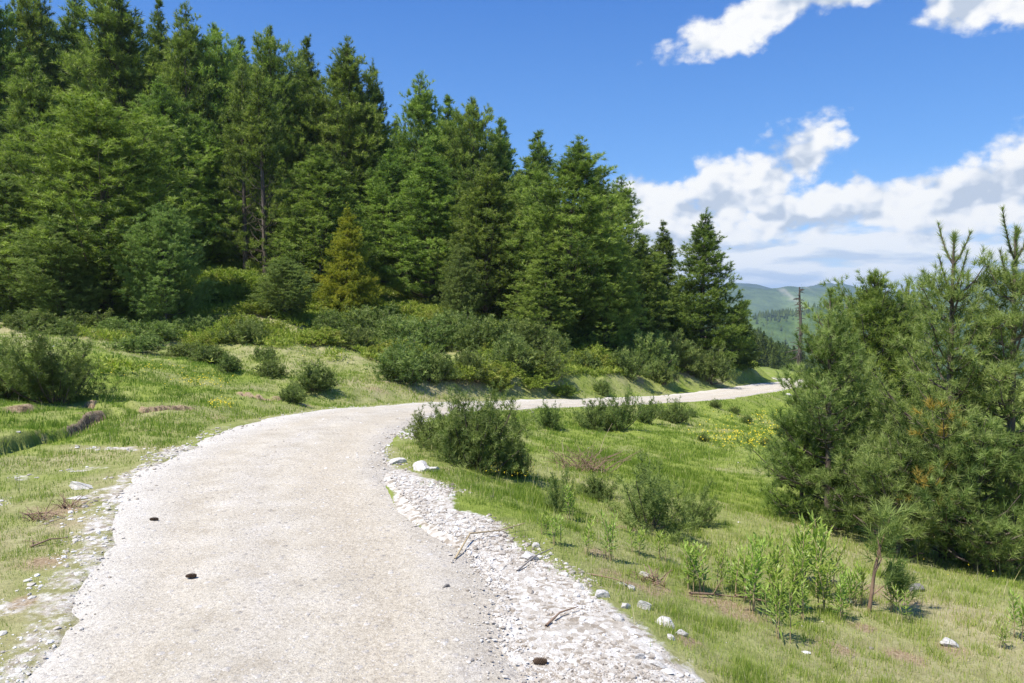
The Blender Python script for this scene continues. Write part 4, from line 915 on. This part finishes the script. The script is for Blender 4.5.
# brown brushwood
def brush(px, py, wpx, hpx, label, n=60, mat='twig'):
    p = ground_hit(px, py); w = wpx / FPX * p[1]; h = hpx / FPX * p[1]; wd = Wood(); rg = np.random.default_rng(int(px))
    for i in range(n):
        a = rg.random() * 6.28; o = np.array([rg.normal(0, w * .18), rg.normal(0, w * .12), -.02]); t = o + np.array([math.cos(a) * w * .45, math.sin(a) * w * .3, h * rg.uniform(.3, 1)])
        wd.tube([o, (o + t) / 2 + np.array([0, 0, h * .15]), t], .005, .002, 3)
    o = link('dead_brush', wd.mesh('dead_brush', M[mat])); o.location = p; tag(o, label, 'brushwood')
brush(585, 470, 66, 26, 'leafless reddish brown brushwood on the meadow behind the near shrubs', 90)
brush(512, 472, 26, 30, 'dry brown twigs at the right foot of the big dwarf pine', 26)
brush(650, 582, 40, 16, 'dry brown stalks in front of the broad olive dwarf pine', 40)
brush(40, 520, 36, 16, 'reddish dry stalks standing in the turf left of the track', 26)
brush(70, 508, 30, 16, 'dry stalks beside the flat white stones left of the track', 22)
brush(845, 500, 40, 36, 'grey bare twigs under the low left pine of the pine group', 30, 'dead')
# tall dry stem with a bent tip
stick([(598, 458, .0), (604, 452, .25), (612, 448, .5)], .006, 'thin dry stem leaning over the brown brushwood', 'dry_stem', 'straw')

# ------------------------------------------------------------------ flowers and undergrowth (stuff)
def flowers():
    spots = [(280, 3, (745, 442), 28, 8), (260, 3, (785, 432), 22, 8), (60, 3, (525, 482), 14, 4), (60, 3, (500, 476), 10, 4), (110, 3, (205, 385), 22, 6), (70, 3, (222, 408), 14, 4), (40, 3, (150, 371), 40, 6), (40, 3, (710, 435), 30, 10), (8, 3, (960, 575), 40, 10), (40, 3, (350, 352), 60, 10), (110, 3, (765, 420), 40, 8)]
    V = []; T = []
    for n, _, (px, py), sx, sy in spots:
        for i in range(n):
            p = ground_hit_fast(px + rng.normal(0, sx * .6), py + rng.normal(0, sy * .6))
            r = np.clip(.00085 * p[1], .007, .02) * rng.uniform(.7, 1.3); h = .07 + .05 * rng.random() + .0016 * p[1]
            c = p + np.array([0, 0, h]); nrm = norm(np.array([rng.normal(0, .4), rng.normal(0, .4) - .3, 1])); A = norm(np.cross(nrm, [0, 1, .1])); B = np.cross(nrm, A)
            for k in range(5):
                a0 = k * 1.2566; a1 = a0 + 1.0
                V += [c, c + r * (A * math.cos(a0) + B * math.sin(a0)) + nrm * r * .3, c + r * (A * math.cos(a1) + B * math.sin(a1)) + nrm * r * .3]; T.append(rng.random())
    return crown_mesh('flowers', np.array(V), np.array(T), M['flower'])
HX = {}
def ground_hit_fast(px, py):
    kx, ky = round(px / 6), round(py / 3); key = (kx, ky)
    if key not in HX: HX[key] = ground_hit(kx * 6, ky * 3)
    b = HX[key]; x = b[0] + (px - kx * 6) / FPX * b[1]; y = b[1] * (1 - (py - ky * 3) / (ky * 3 - HOR + 8)); return np.array([x, y, gz(x, y)])
tag(link('flowers', flowers()), 'small yellow flowers scattered in drifts over the meadow', 'flowers', kind='stuff')
x, y = polar_sample(600000, 15, 62, -40, 20)
z, rd, par, _ = terrain(x, y, full=True)
q = fbm(x / 2.2, y / 2.2, 141, 3)
slope = sstep(-.05, .5, q + .9 * sstep(20, 34, y) - .42) * (rd < -2.6)
slope *= 1 - sstep(8, 12, x - (y - 30) * .5)
keep = rng.random(len(x)) < slope * .8
x, y, z, q = x[keep], y[keep], z[keep], q[keep]; n = len(x)
PP = np.stack([x, y, z + .04 + .16 * rng.random(n)], -1); DD = rng.normal(0, .6, (n, 3)) + np.array([0, 0, 1])
V, T = tufts(PP, DD, np.full(n, .1), np.clip(.42 + .5 * q + rng.normal(0, .15, n), 0, 1), 3, .13, .05, 20, 70)
tag(link('undergrowth', crown_mesh('undergrowth', V, T, M['heath'])), 'yellow green bilberry undergrowth covering the slope below the forest', 'undergrowth', kind='stuff')

# ------------------------------------------------------------------ mountains
def ridge(name, prof, d, depth, foot, seed, amp, mat, scar=None, back=1.0):
    """ridge whose crest line follows (azimuth tangent, elevation tangent) at distance d, sloping to both sides"""
    us = np.linspace(-.62, .98, 340); vs = np.concatenate([np.linspace(-1, 0, 60), np.linspace(0, 1, 24)[1:]])
    pu = np.array([(p[0] - 512) / FPX for p in prof]); pv = np.array([(HOR - p[1]) / FPX for p in prof])
    crest = np.interp(us, pu, pv) * d + CZ
    Xc = us * d
    X = np.repeat(Xc[None], len(vs), 0); t = np.repeat(vs[:, None], len(us), 1)
    Y = d + t * depth * np.where(t < 0, 1, back) + .0 * X
    spur = fbm(X / (depth * .55), Y / (depth * 1.6), seed, 4)
    fall = np.abs(t) ** 1.15
    Z = crest[None] + (foot - crest[None]) * fall + amp * spur * sstep(0, .25, np.abs(t)) * (1 - .5 * np.abs(t)) + amp * .04 * fbm(X / (depth * .04), Y / (depth * .04), seed + 9, 3)
    nu = len(us); a = np.arange(len(vs) - 1)[:, None] * nu + np.arange(nu - 1)[None]
    F = np.stack([a, a + 1, a + nu + 1, a + nu], -1).reshape(-1, 4)
    S = np.zeros(X.size)
    if scar:
        for (spx, t0, t1, wd_) in scar:
            sx = (spx - 512) / FPX * d
            S = np.maximum(S, ((1 - sstep(wd_ * .4, wd_, np.abs(X - sx - 30 * fbm(Y / 90, Y / 70, 5, 2)))) * sstep(t0 - .03, t0, -t) * (1 - sstep(t1 - .1, t1, -t))).ravel())
    me = new_mesh(name, np.stack([X, Y, Z], -1), F, 4, mat, True, {'scar': ('POINT', S)})
    return tag(link(name, me), kind='structure'), (X, Y, Z)
mA = mountain_mat('near_ridge_cover', (.125, .18, .05), (.035, .065, .025), (.17, .21, .08), .006)
mB = mountain_mat('far_ridge_cover', (.15, .20, .075), (.055, .085, .05), (.20, .22, .11), .0035)  # this and the farthest cover are lightened, painted haze in place of denser air
mC = mountain_mat('farthest_ridge_cover', (.07, .10, .07), (.04, .06, .05), (.11, .13, .09), .002)
_, gA = ridge('mountain_ridge', [(100, 330), (700, 322), (755, 317), (785, 313), (818, 307), (860, 303), (930, 306), (1024, 312), (1200, 325)], 1200, 420, -240, 3, 45, mA)
ridge('mountain', [(100, 300), (600, 294), (700, 289), (745, 287), (765, 289), (785, 287), (805, 286.5), (830, 290), (860, 294), (930, 290), (1024, 292), (1300, 300)], 2500, 900, -240, 13, 110, mB, [(779, .03, .22, 12), (806, .02, .10, 9)])
ridge('distant_mountain', [(100, 290), (650, 289), (735, 283), (755, 284), (775, 289), (805, 288), (818, 284), (828, 282.5), (842, 287), (880, 292), (935, 292), (960, 287), (990, 277), (1018, 269), (1060, 266), (1150, 275), (1300, 292)], 3300, 1000, -240, 23, 120, mC)
# trees dotted along the near ridge: one far mass
X, Y, Z = gA; m = (X / Y * FPX + 512 > 735) & (X / Y * FPX + 512 < 900)
ix = np.where(m.ravel())[0]; w_ = np.where(np.abs(Y.ravel()[ix] - 1200) < 12, 6.0, 1.0) * (.2 + sstep(-.1, .4, fbm(X.ravel()[ix] / 60, Y.ravel()[ix] / 60, 77, 3)) * 2); ix = rng.choice(ix, 2600, p=w_ / w_.sum())
bx = X.ravel()[ix] + rng.normal(0, 6, 2600); by = Y.ravel()[ix] + rng.normal(0, 4, 2600); bz = Z.ravel()[ix] - 1
h = rng.uniform(5, 11, 2600); V = []; k = 6
aa = np.arange(k) / k * 6.283
ring = np.stack([bx[:, None] + (h * .24)[:, None] * np.cos(aa), by[:, None] + (h * .24)[:, None] * np.sin(aa), np.repeat(bz[:, None], k, 1)], -1)
tip = np.stack([bx, by, bz + h], -1)
V = np.concatenate([ring, tip[:, None]], 1); f = np.array([(i, (i + 1) % k, k) for i in range(k)])
F = f[None] + (np.arange(2600) * (k + 1))[:, None, None]
tag(link('far_woods', new_mesh('far_woods', V, F, 3, M['spruce'], False, {'tint': ('FACE', np.repeat(rng.random(2600) * .6, k))})), 'scattered far off trees over the green ridge across the valley', 'woods', kind='stuff')

# ------------------------------------------------------------------ haze
HB_ = (-6000, 6000, -1500, 9000, -300, 168)
v = [(x, y, z) for x in HB_[:2] for y in HB_[2:4] for z in HB_[4:]]
f = [(0, 1, 3, 2), (4, 6, 7, 5), (0, 4, 5, 1), (2, 3, 7, 6), (0, 2, 6, 4), (1, 5, 7, 3)]
m, nt, out = nmat('valley_haze'); pv = N(nt, 'ShaderNodeVolumePrincipled'); pv.inputs['Color'].default_value = (.62, .78, 1, 1); pv.inputs['Density'].default_value = .00015; pv.inputs['Anisotropy'].default_value = .2
L_(nt, pv.outputs[0], out.inputs['Volume'])
tag(link('haze', new_mesh('haze', v, f, 4, m)), 'thin blue summer haze over the valley', 'haze', kind='stuff')

# ------------------------------------------------------------------ sun and sky
SUN_AZ, SUN_EL = R_(-124), R_(61)   # from the left, high
sd = Vector((math.sin(SUN_AZ) * math.cos(SUN_EL), math.cos(SUN_AZ) * math.cos(SUN_EL), math.sin(SUN_EL)))
ld = bpy.data.lights.new('sun', 'SUN'); ld.energy = 4.8; ld.angle = R_(.53); ld.color = (1, .955, .89)
lo = bpy.data.objects.new('sun', ld); COL.objects.link(lo); lo.rotation_euler = sd.to_track_quat('Z', 'Y').to_euler(); lo.location = (-30, -10, 60)

def sky_world():
    w = bpy.data.worlds.new('World'); sc.world = w; w.use_nodes = True; nt = w.node_tree; nt.nodes.clear()
    out = nt.nodes.new('ShaderNodeOutputWorld'); bg = nt.nodes.new('ShaderNodeBackground'); STR = .115
    bg.inputs[1].default_value = STR
    st = nt.nodes.new('ShaderNodeTexSky'); st.sky_type = 'NISHITA'; st.sun_disc = False; st.sun_elevation = SUN_EL; st.sun_rotation = SUN_AZ
    st.altitude = 1600; st.air_density = 1.0; st.dust_density = .3; st.ozone_density = 3.0
    tc = nt.nodes.new('ShaderNodeTexCoord'); sx = nt.nodes.new('ShaderNodeSeparateXYZ'); L_(nt, tc.outputs['Generated'], sx.inputs[0])
    X, Y, Z = sx.outputs
    az = mth(nt, 'ARCTAN2', X, Y); el = mth(nt, 'ARCSINE', Z)
    def vec(a, b, s=0.0):
        c = nt.nodes.new('ShaderNodeCombineXYZ'); L_(nt, a, c.inputs[0]); L_(nt, b, c.inputs[1]); c.inputs[2].default_value = s; return c.outputs[0]
    def ang_(px, py):
        r = ray(px, py); r = r / np.linalg.norm(r); return math.atan2(r[0], r[1]), math.asin(r[2])
    # domain-warped coordinates give billowy outlines
    p0 = vec(az, mth(nt, 'MULTIPLY', el, 1.35))
    n1 = noise(nt, p0, 11, 5, .58, .25); n2 = noise(nt, p0, 34, 5, .62)
    wn = N(nt, 'ShaderNodeTexNoise'); wn.inputs['Scale'].default_value = 30; wn.inputs['Detail'].default_value = 2; L_(nt, p0, wn.inputs['Vector'])
    def billow(v):
        tot = None
        wv = nt.nodes.new('ShaderNodeVectorMath'); wv.operation = 'MULTIPLY_ADD'
        L_(nt, wn.outputs['Color'], wv.inputs[0]); wv.inputs[1].default_value = (.018,) * 3; L_(nt, v, wv.inputs[2])
        for sc_, wt in ((26, .62), (64, .38)):
            vo = nt.nodes.new('ShaderNodeTexVoronoi'); vo.feature = 'F1'; vo.voronoi_dimensions = '2D'; vo.inputs['Scale'].default_value = sc_; L_(nt, wv.outputs[0], vo.inputs['Vector'])
            t_ = mth(nt, 'MULTIPLY', mth(nt, 'SUBTRACT', 1.0, vo.outputs['Distance']), wt)
            tot = t_ if tot is None else mth(nt, 'ADD', tot, t_)
        return tot
    off = vec(mth(nt, 'ADD', az, -.012), mth(nt, 'MULTIPLY_ADD', el, 1.35, .026)); n1b = noise(nt, off, 11, 2, .5, .25); n1s = noise(nt, p0, 11, 2, .5, .25)
    b1_ = billow(p0); off2 = vec(mth(nt, 'ADD', az, -.006), mth(nt, 'MULTIPLY_ADD', el, 1.35, .011)); b2_ = billow(off2)
    def ell(px, py, rx, ry, rot=0):
        a, e = ang_(px, py); c, s = math.cos(rot), math.sin(rot)
        da = mth(nt, 'SUBTRACT', az, a); de = mth(nt, 'SUBTRACT', el, e)
        u = mth(nt, 'MULTIPLY', mth(nt, 'ADD', mth(nt, 'MULTIPLY', da, c), mth(nt, 'MULTIPLY', de, s)), FPX / rx)
        v = mth(nt, 'MULTIPLY', mth(nt, 'SUBTRACT', mth(nt, 'MULTIPLY', de, c), mth(nt, 'MULTIPLY', da, s)), FPX / ry)
        d = mth(nt, 'SQRT', mth(nt, 'ADD', mth(nt, 'MULTIPLY', u, u), mth(nt, 'MULTIPLY', v, v)))
        return mth(nt, 'SUBTRACT', 1.0, d), v
    blobs = [(725, 195, 76, 40, .15), (806, 155, 28, 44, -.5), (768, 180, 56, 34, .3), (645, 200, 40, 30, 0), (800, 212, 80, 30, 0), (690, 218, 90, 34, 0), (880, 206, 100, 26, 0), (850, 196, 56, 20, 0), (985, 198, 90, 34, .2), (1030, 182, 60, 36, .3), (930, 208, 110, 22, 0), (1150, 170, 120, 50, 0),
             (765, 12, 92, 24, .30), (722, 32, 44, 14, .35), (850, -8, 70, 13, 0), (990, 0, 52, 20, .1), (1060, 0, 60, 20, 0)]
    g = None; gv = None
    for b in blobs:
        e_, v_ = ell(*b)
        g = e_ if g is None else mth(nt, 'MAXIMUM', g, e_)
    nz = mth(nt, 'ADD', mth(nt, 'MULTIPLY_ADD', n1, 2.3, -1.12), mth(nt, 'MULTIPLY_ADD', n2, .75, -.36))
    dens = mth(nt, 'ADD', mth(nt, 'ADD', g, nz), mth(nt, 'MULTIPLY_ADD', b1_, .5, -.28))
    d1 = nt.nodes.new('ShaderNodeMapRange'); d1.interpolation_type = 'SMOOTHSTEP'; L_(nt, dens, d1.inputs[0]); d1.inputs[1].default_value = .0; d1.inputs[2].default_value = .55
    # flat layers low over the horizon
    pl = vec(az, mth(nt, 'MULTIPLY', el, 5.0)); m1 = noise(nt, pl, 7, 5, .55, .3); plo = vec(mth(nt, 'ADD', az, -.01), mth(nt, 'MULTIPLY_ADD', el, 5.0, .06)); m1b = noise(nt, plo, 7, 4, .55, .3)
    e_lo = nt.nodes.new('ShaderNodeMapRange'); L_(nt, el, e_lo.inputs[0]); e_lo.inputs[1].default_value = .15; e_lo.inputs[2].default_value = .07; e_lo.inputs[3].default_value = -.6; e_lo.inputs[4].default_value = .55
    a_in = nt.nodes.new('ShaderNodeMapRange'); L_(nt, az, a_in.inputs[0]); a_in.inputs[1].default_value = .04; a_in.inputs[2].default_value = .2; a_in.inputs[3].default_value = -.7; a_in.inputs[4].default_value = 0
    low = mth(nt, 'ADD', mth(nt, 'ADD', e_lo.outputs[0], a_in.outputs[0]), mth(nt, 'MULTIPLY_ADD', m1, 2.2, -1.05))
    d2 = nt.nodes.new('ShaderNodeMapRange'); d2.interpolation_type = 'SMOOTHSTEP'; L_(nt, low, d2.inputs[0]); d2.inputs[1].default_value = 0; d2.inputs[2].default_value = .5
    def shade(na, nb, k, lo_, hi_):
        return mth(nt, 'MULTIPLY_ADD', mth(nt, 'SUBTRACT', na, nb), k, .62, clamp=True)
    def C(c): return tuple(v / STR for v in c)
    sh1 = mth(nt, 'ADD', shade(n1s, n1b, 4.4, 0, 1), mth(nt, 'MULTIPLY', mth(nt, 'SUBTRACT', b1_, b2_), 1.0), clamp=True)
    s1 = ramp(nt, sh1, [(.12, (.56, .64, .77)), (.42, (.78, .83, .91)), (.68, (.97, .98, 1)), (.9, (1.03, 1.03, 1.02))])
    s2 = ramp(nt, shade(m1, m1b, 4.0, 0, 1), [(.1, (.60, .69, .84)), (.45, (.82, .87, .95)), (.75, (1.02, 1.02, 1.02))])
    def scl(c, k): return mixc(nt, 1.0, c, (k, k, k), 'MULTIPLY')
    CL = .655 / STR
    hs = nt.nodes.new('ShaderNodeHueSaturation'); hs.inputs['Saturation'].default_value = 1.35; hs.inputs['Value'].default_value = 1.0; L_(nt, st.outputs[0], hs.inputs['Color'])
    grad = ramp(nt, mth(nt, 'MULTIPLY', el, 2.6, clamp=True), [(0, tuple(v / STR for v in (.27, .42, .70))), (.45, tuple(v / STR for v in (.13, .28, .62))), (1, tuple(v / STR for v in (.062, .165, .50)))])
    base = mixc(nt, .62, hs.outputs[0], grad)
    c = mixc(nt, mth(nt, 'MULTIPLY', d2.outputs[0], .93), base, scl(s2, CL))
    c = mixc(nt, d1.outputs[0], c, scl(s1, CL))
    L_(nt, c, bg.inputs[0]); L_(nt, bg.outputs[0], out.inputs[0])
sky_world()

# ------------------------------------------------------------------ render settings
sc.view_settings.view_transform = 'Standard'; sc.view_settings.look = 'None'; sc.view_settings.gamma = 1; sc.view_settings.exposure = .6
sc.view_settings.use_curve_mapping = False
sc.render.engine = 'CYCLES'
cy_ = sc.cycles; cy_.max_bounces = 6; cy_.diffuse_bounces = 3; cy_.glossy_bounces = 1; cy_.transmission_bounces = 3; cy_.volume_bounces = 1; cy_.transparent_max_bounces = 4
cy_.caustics_reflective = False; cy_.caustics_refractive = False; cy_.sample_clamp_indirect = 4
cy_.use_denoising = True; cy_.denoiser = 'OPENIMAGEDENOISE'; cy_.denoising_input_passes = 'RGB_ALBEDO_NORMAL'; cy_.denoising_prefilter = 'NONE'
